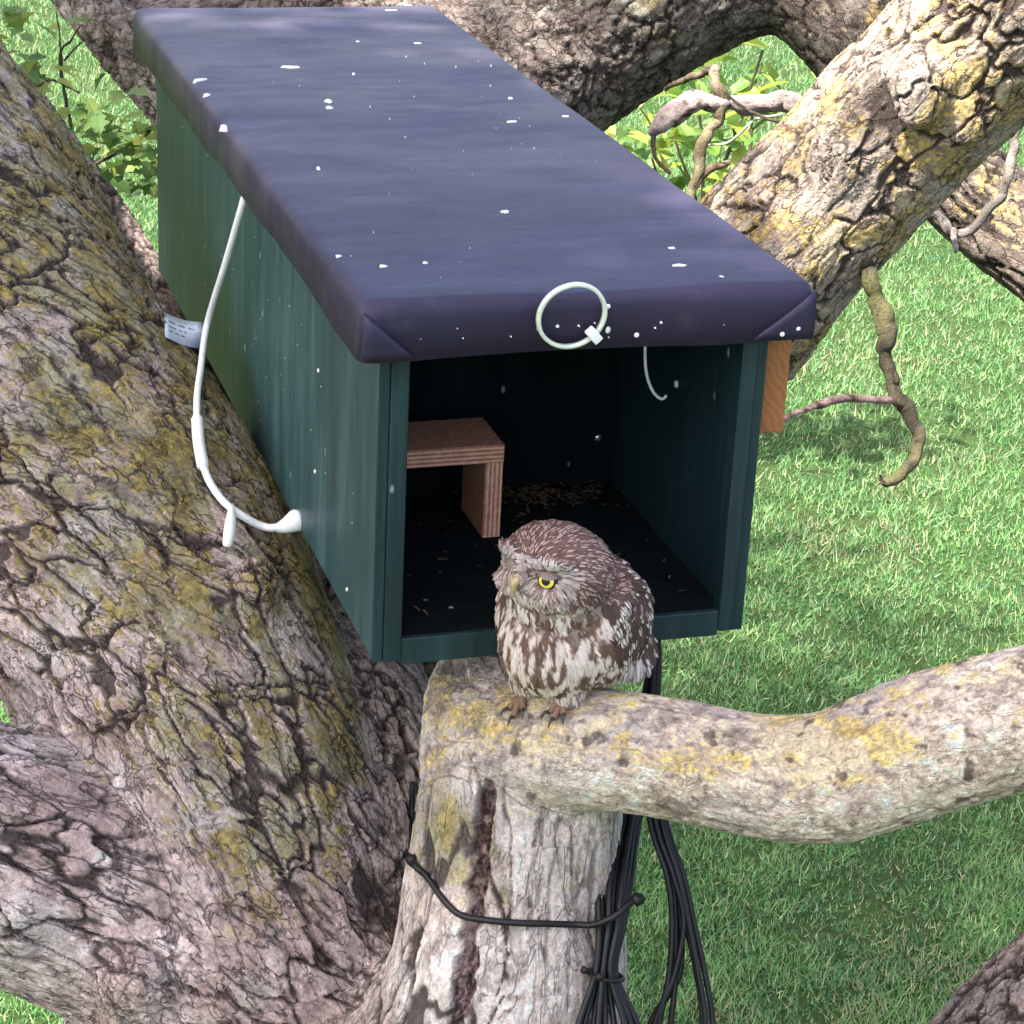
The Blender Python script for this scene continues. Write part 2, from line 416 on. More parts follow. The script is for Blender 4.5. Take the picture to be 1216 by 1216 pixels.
def build_grass(n=760000):
    az = YAW + rng.uniform(-0.37, 0.37, n)
    d = np.exp(rng.uniform(math.log(4.1), math.log(24.0), n))
    x = CAM[0] + np.sin(az) * d; y = CAM[1] + np.cos(az) * d
    P2 = np.stack([x, y, np.zeros(n)], -1)
    tuft = fbm(P2 * 2.2, 5, 3); fine = fbm(P2 * 11.0, 6, 2); dry = fbm(P2 * 1.4, 7, 4)
    keep = rng.random(n) < 0.40 + 0.8 * sstep(0.34, 0.52, fbm(P2 * 6.0, 8, 3))
    x, y, d, tuft, fine, dry = [q[keep] for q in (x, y, d, tuft, fine, dry)]; n = len(x)
    sc = np.clip(d / 7.0, 0.85, 3.0) ** 0.6
    L = (0.018 + 0.028 * rng.random(n) ** 1.5) * (0.55 + 0.9 * fine) * (0.75 + 0.5 * tuft) * sc
    w = (0.0032 + 0.0026 * rng.random(n)) * sc
    a = rng.uniform(0, 2 * np.pi, n); lean = 0.15 + 1.15 * rng.random(n)
    b = a + np.pi / 2 + rng.normal(0, 0.6, n)
    sd = np.stack([np.cos(b), np.sin(b), rng.normal(0, 0.25, n)], -1) * (w * 0.5)[:, None]
    base = np.stack([x, y, ground_h(x, y) - 0.002 + 0.010 * rng.random(n)], -1)
    tip = base + np.stack([np.cos(a) * np.sin(lean), np.sin(a) * np.sin(lean), np.cos(lean)], -1) * L[:, None]
    V = np.stack([base - sd, base + sd, tip], 1)
    F = np.arange(n * 3).reshape(-1, 3)
    g = rng.random(n)
    c = mixc(np.tile(np.array([0.040, 0.140, 0.034]), (n, 1)), (0.165, 0.330, 0.095), np.clip(0.6 * g + 1.0 * (fine - 0.40) + 0.5 * (tuft - 0.5), 0, 1))
    c = mixc(c, (0.32, 0.38, 0.19), ((rng.random(n) < 0.25) * 0.8))
    blue = (rng.random(n) < 0.15); c[blue] = np.array([0.10, 0.22, 0.105])
    isdry = rng.random(n) < 0.012 + 0.20 * sstep(0.60, 0.72, dry)
    c[isdry] = np.array([0.33, 0.29, 0.17]) * (0.7 + 0.5 * rng.random((isdry.sum(), 1)))
    c = c * (0.75 + 0.5 * rng.random((n, 1)))
    cv = np.repeat(c, 3, axis=0)
    o = link('lawn_grass', np_mesh('lawn_grass', V.reshape(-1, 3), F, cv), M_GRASS, smooth=False)
    tag(o, 'short mown green lawn grass with dry patches under the tree', 'grass', kind='stuff')
build_grass()
print('grass', round(time.time() - T0, 1))

# ------------------------------------------------------------------ tree
TREE = empty('tree', (-0.2, 0.25, GZ), 'old gnarled tree with pale flaking bark and yellow lichen holding the nest box', 'tree')
def W(x, y, z, r): return np.array([x, y, z, r])
LIMBS = {
    # name: (points, style)
    'A': [W(-0.2, 0.25, -2.45, 0.55), W(-0.2, 0.25, -2.1, 0.42), W(-0.2, 0.25, -1.6, 0.33), W(-0.25, 0.2, -1.0, 0.27)] + px_path([(300, 1230, 2.74, 222), (262, 1010, 2.72, 208), (218, 800, 2.77, 198), (118, 600, 2.86, 196), (20, 430, 2.98, 188), (-100, 210, 3.15, 180), (-260, -80, 3.4, 170)]) + [W(-0.95, 1.9, 1.2, 0.17), W(-1.3, 2.2, 2.2, 0.13)],
    'B': px_path([(330, 1200, 2.72, 150), (200, 1095, 2.66, 158), (80, 1035, 2.62, 150), (-60, 985, 2.58, 142), (-260, 900, 2.52, 130), (-460, 760, 2.5, 115)]),
    'C': [W(-0.22, 0.22, -1.15, 0.24), W(-0.14, 0.06, -0.75, 0.185)] + px_path([(588, 1216, 2.53, 152), (612, 1060, 2.49, 126), (622, 940, 2.465, 117), (612, 868, 2.48, 111), (600, 822, 2.53, 98)]),
    'D': px_path([(596, 882, 2.45, 92), (690, 886, 2.37, 77), (800, 901, 2.34, 75), (900, 922, 2.31, 75), (990, 924, 2.29, 80), (1090, 887, 2.27, 86), (1216, 850, 2.24, 85), (1400, 810, 2.21, 84), (1600, 760, 2.2, 80), (1900, 600, 2.25, 70)]),
    'F': [W(-0.2, 0.3, -1.2, 0.25)] + px_path([(520, 1000, 3.0, 140), (640, 720, 3.2, 118), (760, 500, 3.28, 108), (840, 400, 3.26, 106), (930, 290, 3.2, 106), (1040, 172, 3.15, 108), (1130, 82, 3.08, 110), (1210, 0, 3.0, 112), (1330, -130, 2.9, 112), (1500, -300, 2.8, 105)]) + [W(1.3, 0.8, 1.5, 0.10)],
    'H': [W(-0.15, 0.5, -1.1, 0.24)] + px_path([(430, 760, 3.6, 150), (410, 420, 3.95, 140), (420, 260, 4.0, 130), (560, 122, 4.02, 120), (700, 28, 4.05, 112), (830, -42, 4.1, 106), (960, -70, 4.15, 100), (1150, -120, 4.2, 95), (1350, -260, 4.3, 80)]),
    'G': px_path([(880, -90, 4.12, 88), (1000, 18, 4.06, 70), (1078, 128, 4.0, 64), (1155, 230, 3.95, 60), (1260, 318, 3.9, 61), (1420, 440, 3.85, 58), (1600, 520, 3.85, 50)]),
    'K': px_path([(420, 320, 4.0, 90), (280, 165, 4.1, 66), (160, 30, 4.2, 60), (80, -70, 4.3, 58), (-60, -250, 4.5, 50)]),
    'L': [W(-0.1, 0.3, -1.5, 0.22)] + px_path([(830, 1560, 3.3, 150), (1050, 1436, 3.3, 128), (1243, 1243, 3.3, 112), (1420, 1060, 3.3, 105), (1640, 900, 3.3, 90)]),
    'Q': px_path([(190, 62, 4.16, 62), (330, 55, 4.08, 90), (460, 55, 4.03, 100), (600, 80, 4.0, 105)]),
    'N': px_path([(400, 800, 2.86, 92), (440, 900, 2.78, 100), (448, 1010, 2.74, 104), (440, 1120, 2.70, 108), (420, 1300, 2.70, 120)]),
    'M': px_path([(330, 640, 3.2, 30), (215, 400, 3.5, 26), (150, 275, 3.7, 20), (90, 180, 3.9, 14), (30, 90, 4.0, 9)]),  # added limb standing in for the sunlit rim of the trunk
}
#            plate, stretch, depth, crackw, rough, jitter
STYLE = {   # plate width, stretch along the limb, crack depth, crack width, roughness
    'A': (0.048, 1.8, 0.0060, 0.085, 0.0050), 'B': (0.040, 2.8, 0.0058, 0.09, 0.0062), 'C': (0.056, 3.4, 0.0045, 0.075, 0.0026), 'N': (0.044, 2.0, 0.0065, 0.10, 0.0055),
    'D': (0.034, 1.7, 0.0012, 0.06, 0.0030), 'F': (0.052, 1.7, 0.0052, 0.09, 0.0046), 'H': (0.042, 1.4, 0.0075, 0.11, 0.0062), 'Q': (0.042, 1.4, 0.0075, 0.11, 0.0062),
    'G': (0.044, 1.9, 0.0060, 0.09, 0.0045), 'K': (0.036, 1.6, 0.0080, 0.13, 0.0065), 'L': (0.046, 1.9, 0.0070, 0.09, 0.0040), 'M': (0.02, 2, 0.003, 0.12, 0.002)}
TWIST = {'A': 2.2, 'N': 2.2}
FINE = {'A': 1.0, 'B': 0.95, 'C': 0.55, 'N': 1.0, 'D': 0.30, 'F': 0.85, 'H': 1.0, 'Q': 1.0, 'G': 0.95, 'K': 1.0, 'L': 1.0, 'M': 0.6}
NAMES = list(LIMBS)

def build_tree():
    dense = {k: spline(v, 0.03) for k, v in LIMBS.items()}
    Vs, Fs, off = [], [], 0
    for i, k in enumerate(NAMES):
        V, F, k0, k1 = tube(dense[k], 28, wob=0.10, seed=200 + i)
        Vs.append(V); Fs += [tuple(f) for f in F + off] + [tuple(f) for f in k0 + off] + [tuple(f) for f in k1 + off]
        off += len(V)
    # burrs, knots and ridges that break the round sections
    knots = [(120, 900, 2.60, 38), (60, 960, 2.58, 40), (350, 1050, 2.60, 40), (300, 700, 2.62, 34), (560, 1100, 2.40, 24),
             (1005, 868, 2.33, 24), (1120, 830, 2.31, 26), (1000, 180, 3.06, 46), (1090, 100, 2.98, 44), (960, 250, 3.10, 40), (1150, 130, 3.00, 36),
             (650, 60, 3.95, 52), (740, 20, 3.98, 44), (600, 40, 3.95, 46), (20, 1080, 2.5, 48), (160, 1160, 2.52, 52)]
    for (a, b, d, r) in knots:
        c = U(a, b, d); rr = r * d / FPX
        V, F, k0, k1 = tube([np.append(c - _up * rr, rr * 0.5), np.append(c, rr), np.append(c + _up * rr + _rt * rr * 0.3, rr * 0.5)], 14, wob=0.2, seed=int(a))
        Vs.append(V); Fs += [tuple(f) for f in F + off] + [tuple(f) for f in k0 + off] + [tuple(f) for f in k1 + off]; off += len(V)
    me = bpy.data.meshes.new('tmp'); me.from_pydata([tuple(v) for v in np.vstack(Vs)], [], Fs); me.update()
    bm = bmesh.new(); bm.from_mesh(me); bmesh.ops.recalc_face_normals(bm, faces=bm.faces); bm.to_mesh(me); bm.free()
    ob = bpy.data.objects.new('tmp', me); COL.objects.link(ob)
    md = ob.modifiers.new('r', 'REMESH'); md.mode = 'VOXEL'; md.voxel_size = 0.0095; md.adaptivity = 0
    ms = ob.modifiers.new('s', 'SMOOTH'); ms.factor = 0.5; ms.iterations = 10
    dg = bpy.context.evaluated_depsgraph_get()
    ev = ob.evaluated_get(dg).to_mesh()
    nv, nf = len(ev.vertices), len(ev.polygons)
    V = np.empty(nv * 3, np.float32); ev.vertices.foreach_get('co', V); V = V.reshape(-1, 3).astype(np.float64)
    lt = np.empty(nf, np.int32); ev.polygons.foreach_get('loop_total', lt)
    assert (lt == 4).all()
    F = np.empty(nf * 4, np.int32); ev.loops.foreach_get('vertex_index', F); F = F.reshape(-1, 4)
    ob.evaluated_get(dg).to_mesh_clear(); bpy.data.objects.remove(ob); bpy.data.meshes.remove(me)
    print('remesh', nv, nf, round(time.time() - T0, 1))

    def vnormals(V, F):
        a = V[F[:, 2]] - V[F[:, 0]]; b = V[F[:, 3]] - V[F[:, 1]]
        fn = np.cross(a, b); vn = np.zeros_like(V)
        for c in range(3):
            for j in range(4): vn[:, c] += np.bincount(F[:, j], fn[:, c], minlength=len(V))
        return vn / (np.linalg.norm(vn, axis=1)[:, None] + 1e-12), fn
    def subdivide(V, F, sel):
        S = F[sel]; R = F[~sel]
        E = np.stack([S, np.roll(S, -1, axis=1)], -1).reshape(-1, 2)
        Es = np.sort(E, axis=1); key = Es[:, 0].astype(np.int64) * len(V) + Es[:, 1]
        uq, inv = np.unique(key, return_inverse=True)
        ea = (uq // len(V)).astype(int); eb = (uq % len(V)).astype(int)
        mid = (V[ea] + V[eb]) / 2; cen = V[S].mean(1)
        e = inv.reshape(-1, 4) + len(V); c = np.arange(len(S)) + len(V) + len(mid)
        nf = np.stack([np.stack([S[:, j], e[:, j], c, e[:, (j - 1) % 4]], -1) for j in range(4)], 1).reshape(-1, 4)
        return np.vstack([V, mid, cen]), np.vstack([R, nf])
    def smooth(V, F, it):
        E = np.concatenate([F[:, [0, 1]], F[:, [1, 2]], F[:, [2, 3]], F[:, [3, 0]]])
        cnt = np.bincount(E[:, 0], minlength=len(V)) + np.bincount(E[:, 1], minlength=len(V)); cnt = np.maximum(cnt, 1)
        for _ in range(it):
            A = np.stack([np.bincount(E[:, 0], V[E[:, 1], c], minlength=len(V)) + np.bincount(E[:, 1], V[E[:, 0], c], minlength=len(V)) for c in range(3)], -1) / cnt[:, None]
            V = V * 0.5 + A * 0.5
        return V
    for lvl, (mg, zmax) in enumerate(((110, 4.7), (70, 3.45))):
        fc = V[F].mean(1); _, fn = vnormals(V, F)
        x, y, z = project(fc)
        fn /= np.linalg.norm(fn, axis=1)[:, None] + 1e-12
        vd = fc - CAM; vd /= np.linalg.norm(vd, axis=1)[:, None]
        facing = (fn * vd).sum(1) < 0.12
        hid = (x > 250) & (x < 870) & (y > 150) & (y < 730) & (z > 2.9) & (y > 0.74 * x - 300)
        sel = (x > -mg) & (x < 1216 + mg) & (y > -mg) & (y < 1216 + mg) & (z > 0.5) & (z < zmax) & facing & ~hid
        V, F = subdivide(V, F, sel); V = smooth(V, F, 2)
    NV = len(V); print('subdivided', NV, round(time.time() - T0, 1))
    VN, _ = vnormals(V, F)

    # nearest limb, axis coordinates
    Dn = np.zeros((len(NAMES), NV), np.float32); Q = {}
    for li, k in enumerate(NAMES):
        S = spline(LIMBS[k], 0.05); C = S[:, :3]; T, Nn, Bn = frames(C)
        al = np.concatenate([[0], np.cumsum(np.linalg.norm(np.diff(C, axis=0), axis=1))])
        idx = np.empty(NV, np.int32)
        for s in range(0, NV, 60000):
            d2 = (V[s:s + 60000] ** 2).sum(1)[:, None] - 2 * V[s:s + 60000] @ C.T + (C ** 2).sum(1)[None, :]
            idx[s:s + 60000] = d2.argmin(1)
        rel = V - C[idx]; ax = (rel * T[idx]).sum(1)
        pu = (rel * Nn[idx]).sum(1); pv = (rel * Bn[idx]).sum(1)
        over = np.maximum(np.abs(ax) - 0.06, 0)
        Dn[li] = np.sqrt(pu ** 2 + pv ** 2 + over ** 2) / S[idx, 3]
        sa_ = al[idx] + ax; tw = TWIST.get(k, 0.0) * (sa_ - 1.8)
        Q[k] = np.stack([pu * np.cos(tw) - pv * np.sin(tw), pu * np.sin(tw) + pv * np.cos(tw), sa_], -1)
    px, py, pz = project(V)
    near = (px > -90) & (px < 1306) & (py > -90) & (py < 1306) & (pz > 0.5)
    wgt = np.exp(-(Dn - Dn.min(0)) * 10.0); wgt /= wgt.sum(0)
    prim = Dn.argmin(0)
    BQ = np.zeros((NV, 3), np.float32); CK = np.zeros(NV, np.float32)
    for li, k in enumerate(NAMES):
        sel_ = prim == li; size, st = STYLE[k][:2]
        BQ[sel_] = Q[k][sel_] / size * np.array([1, 1, 1 / st]) + li * 17.3; CK += wgt[li] * FINE[k]
    H = np.zeros(NV, np.float32); CR = np.zeros(NV, np.float32); CID = np.zeros(NV, np.float32); FL = np.zeros(NV, np.float32)
    for li, k in enumerate(NAMES):
        w = wgt[li]; s = (w > 0.06) & near
        if not s.any(): continue
        size, st, dep, cw, rough = STYLE[k]
        q = Q[k][s].copy(); q[:, 2] /= st
        qs = q / size
        wp = np.stack([fbm(qs * 0.8, 31 + li, 2), fbm(qs * 0.8 + 50, 32 + li, 2), fbm(qs * 0.8 + 90, 33 + li, 2)], -1) - 0.5
        jg = np.stack([vnoise(qs * 4.5, 34 + li), vnoise(qs * 4.5 + 50, 35 + li), vnoise(qs * 4.5 + 90, 36 + li)], -1) - 0.5
        j2 = np.stack([vnoise(qs * 10, 37 + li), vnoise(qs * 10 + 50, 38 + li), vnoise(qs * 10 + 90, 39 + li)], -1) - 0.5
        qq = qs + wp * 1.3 + jg * 0.20 + j2 * 0.07
        f1, f2, cid = voronoi(qq, 400 + li)
        e1 = f2 - f1
        patch = sstep(0.36, 0.62, fbm(qs * 0.45, 71 + li, 2))
        cwv = np.maximum(cw * (0.25 + 1.1 * patch), 0.0046 / size)
        c1 = (1 - sstep(cwv * 0.25, cwv, e1)) * (0.25 + 0.75 * sstep(0.0, 0.30, patch))
        sl = qs * np.array([1.1, 1.1, 0.42]) + wp * 0.8 + jg * 0.06 + j2 * 0.05
        rn = np.abs(2 * fbm(sl, 84 + li, 3, 0.55) - 1)
        c3 = (1 - sstep(0.010, 0.050, rn)) * (0.2 + 0.7 * (1 - patch))
        rg = fbm(qs * np.array([2.6, 2.6, 1.6]), 81 + li, 5, 0.62) - 0.5
        cr = 1 - np.abs(2 * fbm(qs * np.array([5.0, 5.0, 3.2]) + jg, 82 + li, 3, 0.6) - 1)       # crumbly ridges
        tf = fbm(qs * np.array([1.0, 1.0, 0.6]) + jg * 0.12 + 13, 91 + li, 3) * 6.0
        terr = np.floor(tf) + sstep(0.40, 0.55, tf - np.floor(tf))                               # flaking layers
        h = -dep * (c1 + 0.55 * c3) + dep * 0.30 * (cid - 0.5) + rough * (rg * 1.5 + (cr - 0.7) * 0.55) + dep * 0.20 * (terr - 3.0)
        c2 = c3
        H[s] += w[s] * h; CR[s] += w[s] * np.clip(c1 + 0.6 * c2, 0, 1); CID[s] += w[s] * cid; FL[s] += w[s] * (terr / 5.0)
    # deep reddish fissure running down the upright stem
    fis = np.array([onplane(582, 905, 1, -0.09), onplane(575, 980, 1, -0.1), onplane(566, 1060, 1, -0.12), onplane(552, 1150, 1, -0.14), onplane(536, 1260, 1, -0.17)])
    fs = spline(np.hstack([fis, np.full((5, 1), 0.01)]), 0.01)[:, :3]
    cand = np.where(near & (prim == NAMES.index('C')) & (VN @ _fw < 0.1))[0]
    fis_m = np.zeros(NV, np.float32)
    # distance measured across the camera-facing face of the stem, in metres on the bark
    fpx, fpy, _ = project(fs)
    cx = np.interp(py[cand], fpy, fpx)
    inside = (py[cand] > fpy[0] - 10)
    dm = np.abs(px[cand] - cx + (fbm(V[cand] * 60, 3, 3) - 0.5) * 18) * pz[cand] / FPX
    wdt = 0.0092 + 0.003 * (fbm(V[cand] * 25, 4, 2) - 0.5) * 2 - 0.007 * sstep(fpy[0] + 70, fpy[0] - 10, py[cand])
    fm = sstep(wdt + 0.0012, wdt - 0.0012, dm) * inside
    fis_m[cand] = fm
    H[cand] += -0.010 * fm + fm * (fbm(V[cand] * np.array([240, 240, 70]), 9, 3, 0.65) - 0.5) * 0.022
    V = V + VN * H[:, None]
    NRM, _ = vnormals(V, F)

    # bark colour: plates, fissures, lichens, olive film; shade painted into H and G
    P = V.astype(np.float32)
    n_big = fbm(P * 5, 21, 4); n_mid = fbm(P * 18, 22, 4); n_fin = fbm(P * 75, 23, 4, 0.65); n_f2 = fbm(P * 190, 24, 3, 0.65)
    pale = {'A': (0.57, 0.455, 0.43), 'B': (0.66, 0.535, 0.52), 'C': (0.74, 0.64, 0.595), 'D': (0.76, 0.635, 0.535), 'F': (0.46, 0.385, 0.335),
            'H': (0.155, 0.125, 0.112), 'G': (0.19, 0.155, 0.135), 'K': (0.44, 0.37, 0.35), 'L': (0.29, 0.245, 0.225), 'N': (0.40, 0.32, 0.285), 'Q': (0.25, 0.205, 0.185), 'M': (0.42, 0.33, 0.30)}  # H and G lowered to hold the foliage shade in their colour
    base = np.zeros((NV, 3), np.float32)
    for li, k in enumerate(NAMES): base += wgt[li][:, None] * np.array(pale[k], np.float32)
    wk = {k: wgt[i] for i, k in enumerate(NAMES)}
    col = base * np.clip(0.55 + 0.32 * CID + 1.3 * (n_fin - 0.5) + 0.9 * (n_f2 - 0.5) + 0.24, 0.3, 1.6)[:, None]
    pink = sstep(0.46, 0.66, n_mid + 0.25 * (FL - 0.5)) * (0.75 * wk['A'] + 0.8 * wk['B'] + 0.4 * wk['C'] + 0.35 * wk['L'] + 0.3 * wk['F'] + 0.5 * wk['K'])
    col = mixc(col, (0.30, 0.190, 0.172), pink * 0.6)
    greyw = sstep(0.5, 0.62, fbm(P * 9 + 5, 25, 3)); col = mixc(col, (0.52, 0.49, 0.475), greyw * 0.5 * (wk['B'] + wk['A'] + wk['C'] + wk['D']))
    # olive-brown film on limbs H, G and F, upper trunk and perch underside
    up = NRM[:, 2]
    film = sstep(0.45, 0.7, n_big + 0.15 * n_mid) * (0.55 * wk['H'] + 0.5 * wk['G'] + 0.2 * wk['F'] + 0.1 * wk['D'] * sstep(0.0, -0.7, up))
    film = film + wk['A'] * 0.55 * sstep(-0.10, 0.12, V[:, 2] + 0.25 * (n_big - 0.5)) * (0.45 + 0.55 * sstep(0.4, 0.6, n_mid))
    col = mixc(col, (0.105, 0.098, 0.072), np.clip(film, 0, 0.85))
    # yellow-olive lichen
    right = NRM @ np.array([0.55, -0.35, 0.75])
    aW = wk['A'] * sstep(-0.05, 0.55, right) * sstep(-0.46, -0.22, V[:, 2]) * 0.92
    lw = aW + wk['D'] * 0.74 * sstep(-0.35, 0.55, up) + wk['F'] * 0.64 + wk['C'] * 0.72 * sstep(-0.36, -0.14, V[:, 2]) + wk['H'] * 0.42 + wk['G'] * 0.65 * sstep(-0.1, 0.6, up) + wk['B'] * 0.06 + wk['L'] * 0.1 + wk['K'] * 0.2  # on G the lichen colour paints in the sunlit top edge
    # the owl's perch is yellow with lichen where droppings feed it
    lm = sstep(0.50, 0.57, 0.42 * n_mid + 0.26 * n_fin + 0.20 * n_f2 + 0.12 * n_big + 0.34 * (np.clip(lw, 0, 1.2) - 0.62)) * np.clip(lw * 1.5, 0, 1)
    lm *= 1 - 0.75 * np.clip(CR, 0, 1)
    lcol = mixc(np.tile(np.array([0.185, 0.165, 0.055], np.float32), (NV, 1)), (0.34, 0.27, 0.062), sstep(0.42, 0.62, n_f2))
    lcol = mixc(lcol, (0.30, 0.29, 0.17), sstep(0.5, 0.62, fbm(P * 30 + 3, 26, 3)) * 0.7)
    warm = np.clip(wk['F'] * 0.8 + wk['D'] * 0.75 + wk['G'], 0, 1)
    lcol = lcol * (1 - warm[:, None]) + warm[:, None] * (lcol * np.array([1.75, 1.55, 2.1], np.float32))
    lcol = lcol * (1 + 0.55 * wk['D'][:, None])
    col = col * (1 - 0.86 * lm[:, None]) + lcol * (0.86 * lm[:, None])
    pg = sstep(0.58, 0.68, fbm(P * 40 + 9, 27, 3)) * (0.35 - 0.3 * wk['D'] - 0.3 * wk['C'] + 0.4 * wk['H'] + 0.3 * wk['A']) * 0.6
    col = mixc(col, (0.36, 0.37, 0.31), pg)
    # fissures expose dark corky inner bark
    col = mixc(col, (0.036, 0.026, 0.023), np.clip(CR * 1.15, 0, 1) * (0.88 - 0.5 * wk['D']))
    col = mixc(col, (0.070, 0.034, 0.034), fis_m * (0.72 + 0.28 * sstep(0.4, 0.6, n_f2)))
    col = mixc(col, (0.46, 0.33, 0.33), fis_m * sstep(0.55, 0.66, fbm(P * np.array([120, 120, 50], np.float32), 29, 3)) * 0.7)
    # black pits on the smooth perch
    pit = sstep(0.69, 0.75, fbm(P * 55 + 30, 28, 4)) * (wk['D'] + 0.5 * wk['C'])
    col = mixc(col, (0.08, 0.065, 0.06), pit * 0.8)
    col = np.clip(col, 0.01, 0.72)

    # one object per limb; normals of the whole surface keep the joints seamless
    fp = prim[F]; fp[fp == NAMES.index('N')] = NAMES.index('A'); fp[fp == NAMES.index('Q')] = NAMES.index('H')
    lab = np.where(fp[:, 0] == fp[:, 1], fp[:, 0], np.where(fp[:, 2] == fp[:, 3], fp[:, 2], fp[:, 0]))
    labels = {'A': 'broad leaning trunk with cracked bark and olive lichen', 'B': 'pinkish flaking limb leaving the trunk low down', 'C': 'pale upright stem with a dark red fissure',
              'D': 'pale perch branch with yellow lichen', 'F': 'thick bright limb crusted with yellow lichen', 'H': 'knobbly limb behind the box, darkened for foliage shade', 'G': 'limb darkened for shade, its sunlit upper edge painted bright', 'K': 'pale sunlit limb behind the box'}
    part = {}
    for li, k in enumerate(NAMES):
        f = F[lab == li]
        if not len(f): continue
        uq, inv = np.unique(f, return_inverse=True)
        me = np_mesh('bark_' + k, V[uq], inv.reshape(-1, 4), col[uq])
        at = me.attributes.new('bq', 'FLOAT_VECTOR', 'POINT'); at.data.foreach_set('vector', np.ascontiguousarray(BQ[uq]).ravel())
        at = me.attributes.new('ck', 'FLOAT', 'POINT'); at.data.foreach_set('value', np.ascontiguousarray(CK[uq]))
        o = link('trunk' if k == 'A' else 'branch', me, M_BARK, TREE)
        me.normals_split_custom_set_from_vertices([tuple(n) for n in NRM[uq]])
        if k in labels: o['label'] = labels[k]
        part[k] = o
    return V, F, part
TV, TF, TPART = build_tree()
print('tree', round(time.time() - T0, 1))
BVH = BVHTree.FromPolygons([tuple(v) for v in TV], TF.tolist())
def surf(x, y, lift=0.0, default=2.5):
    k = ray(x, y); kl = np.linalg.norm(k)
    hit = BVH.ray_cast(Vector(CAM), Vector(k / kl))
    if hit[0] is None: return U(x, y, default)
    return np.array(hit[0]) - k / kl * lift
print('bvh', round(time.time() - T0, 1))

# thin twigs: each its own mesh under the tree
def twig(rows, col=(0.16, 0.13, 0.09), col2=(0.30, 0.24, 0.2), seg=9, name='twig', wob=0.25, seed=1, lich=None):
    S = spline(px_path(rows), 0.005)
    S[:, :3] += np.stack([fbm(S[:, :3] * 22 + 7 * k, seed + 40 + k, 3, 0.6) - 0.5 for k in range(3)], -1) * np.clip(S[:, 3:4] * 2.2, 0.004, 0.03)
    S[:, 3] *= 0.82 * (0.75 + 0.5 * fbm(S[:, :3] * 60, seed + 50, 2))
    V, F, k0, k1 = tube(S, seg, wob=wob, seed=seed)
    Q = V.astype(np.float32)
    V = V + np.stack([fbm(Q * 55 + k * 9, seed + 3 + k, 3) - 0.5 for k in range(3)], -1) * np.minimum(0.013, 0.62 * S[:, 3].mean())
    n1 = fbm(Q * 40, seed, 4)
    c = mixc(np.tile(np.array(col, np.float32), (len(V), 1)), col2, sstep(0.4, 0.65, n1))
    if lich: c = mixc(c, lich, sstep(0.5, 0.62, fbm(Q * 25, seed + 9, 3)) * 0.7)
    c = mixc(c, (0.05, 0.04, 0.03), sstep(0.62, 0.72, fbm(Q * 90, seed + 5, 3)))
    me = bpy.data.meshes.new(name)
    me.from_pydata([tuple(v) for v in V], [], [tuple(f) for f in F] + [tuple(f) for f in k0] + [tuple(f) for f in k1]); me.update()
    a = me.attributes.new('col', 'FLOAT_COLOR', 'POINT'); cc = np.ones((len(V), 4), np.float32); cc[:, :3] = c; a.data.foreach_set('color', cc.ravel())
    return link(name, me, M_TWIG, TREE)
hang = twig([(1012, 262, 3.12, 16), (1026, 300, 3.12, 13), (1036, 340, 3.12, 13), (1050, 372, 3.12, 14.5), (1052, 392, 3.12, 15.5), (1054, 420, 3.12, 11), (1060, 460, 3.12, 11), (1078, 482, 3.12, 12), (1088, 512, 3.12, 9.5), (1088, 535, 3.11, 9.5), (1072, 560, 3.10, 9), (1050, 575, 3.09, 8)], (0.050, 0.045, 0.030), (0.115, 0.10, 0.065), 20, seed=3, lich=(0.125, 0.118, 0.05))
hang['label'] = 'crooked mossy twig hanging below the bright limb'
twig([(1062, 474, 3.12, 6), (1030, 473, 3.1, 5.5), (1000, 474, 3.08, 6), (975, 478, 3.06, 6.5), (955, 486, 3.04, 4.5), (925, 500, 3.02, 4)], (0.22, 0.14, 0.13), (0.36, 0.25, 0.23), seed=5)
twig([(1052, 574, 3.09, 4), (1048, 568, 3.09, 3), (1045, 562, 3.08, 2)], seed=6)
twig([(1080, 226, 3.5, 7), (1068, 248, 3.42, 5.5), (1095, 252, 3.42, 5.5), (1118, 262, 3.42, 6), (1133, 276, 3.42, 6), (1160, 262, 3.42, 7), (1185, 235, 3.42, 7), (1200, 200, 3.42, 8), (1207, 150, 3.42, 7), (1212, 90, 3.42, 9), (1235, 10, 3.4, 12)], (0.13, 0.115, 0.10), (0.27, 0.24, 0.215), 14, seed=7)
twig([(1133, 272, 3.42, 5), (1132, 284, 3.41, 5), (1135, 294, 3.40, 3.5), (1134, 300, 3.40, 2)], (0.15, 0.13, 0.11), (0.27, 0.24, 0.215), seed=8)
twig([(1180, 70, 3.2, 20), (1165, 120, 3.2, 16), (1190, 130, 3.2, 12), (1216, 112, 3.2, 13), (1260, 70, 3.2, 14)], (0.2, 0.18, 0.16), (0.32, 0.28, 0.26), seed=9)
dead = twig([(950, 128, 3.5, 16), (905, 123, 3.5, 14), (860, 122, 3.5, 13), (830, 122, 3.5, 14), (805, 128, 3.5, 15), (790, 140, 3.5, 15), (781, 150, 3.5, 11), (776, 157, 3.5, 7)], (0.26, 0.21, 0.20), (0.42, 0.35, 0.335), 22, seed=11)
dead['label'] = 'short broken dead branch, pale and pitted'
twig([(858, 126, 3.5, 9), (848, 155, 3.5, 8), (836, 178, 3.5, 8), (826, 205, 3.5, 7), (818, 235, 3.5, 7), (812, 280, 3.5, 7)], (0.12, 0.10, 0.06), (0.22, 0.19, 0.12), seed=12)
twig([(862, 195, 3.5, 5), (846, 200, 3.5, 6), (832, 212, 3.5, 6), (822, 228, 3.5, 5), (815, 260, 3.5, 5)], (0.16, 0.12, 0.07), (0.26, 0.2, 0.14), seed=13)
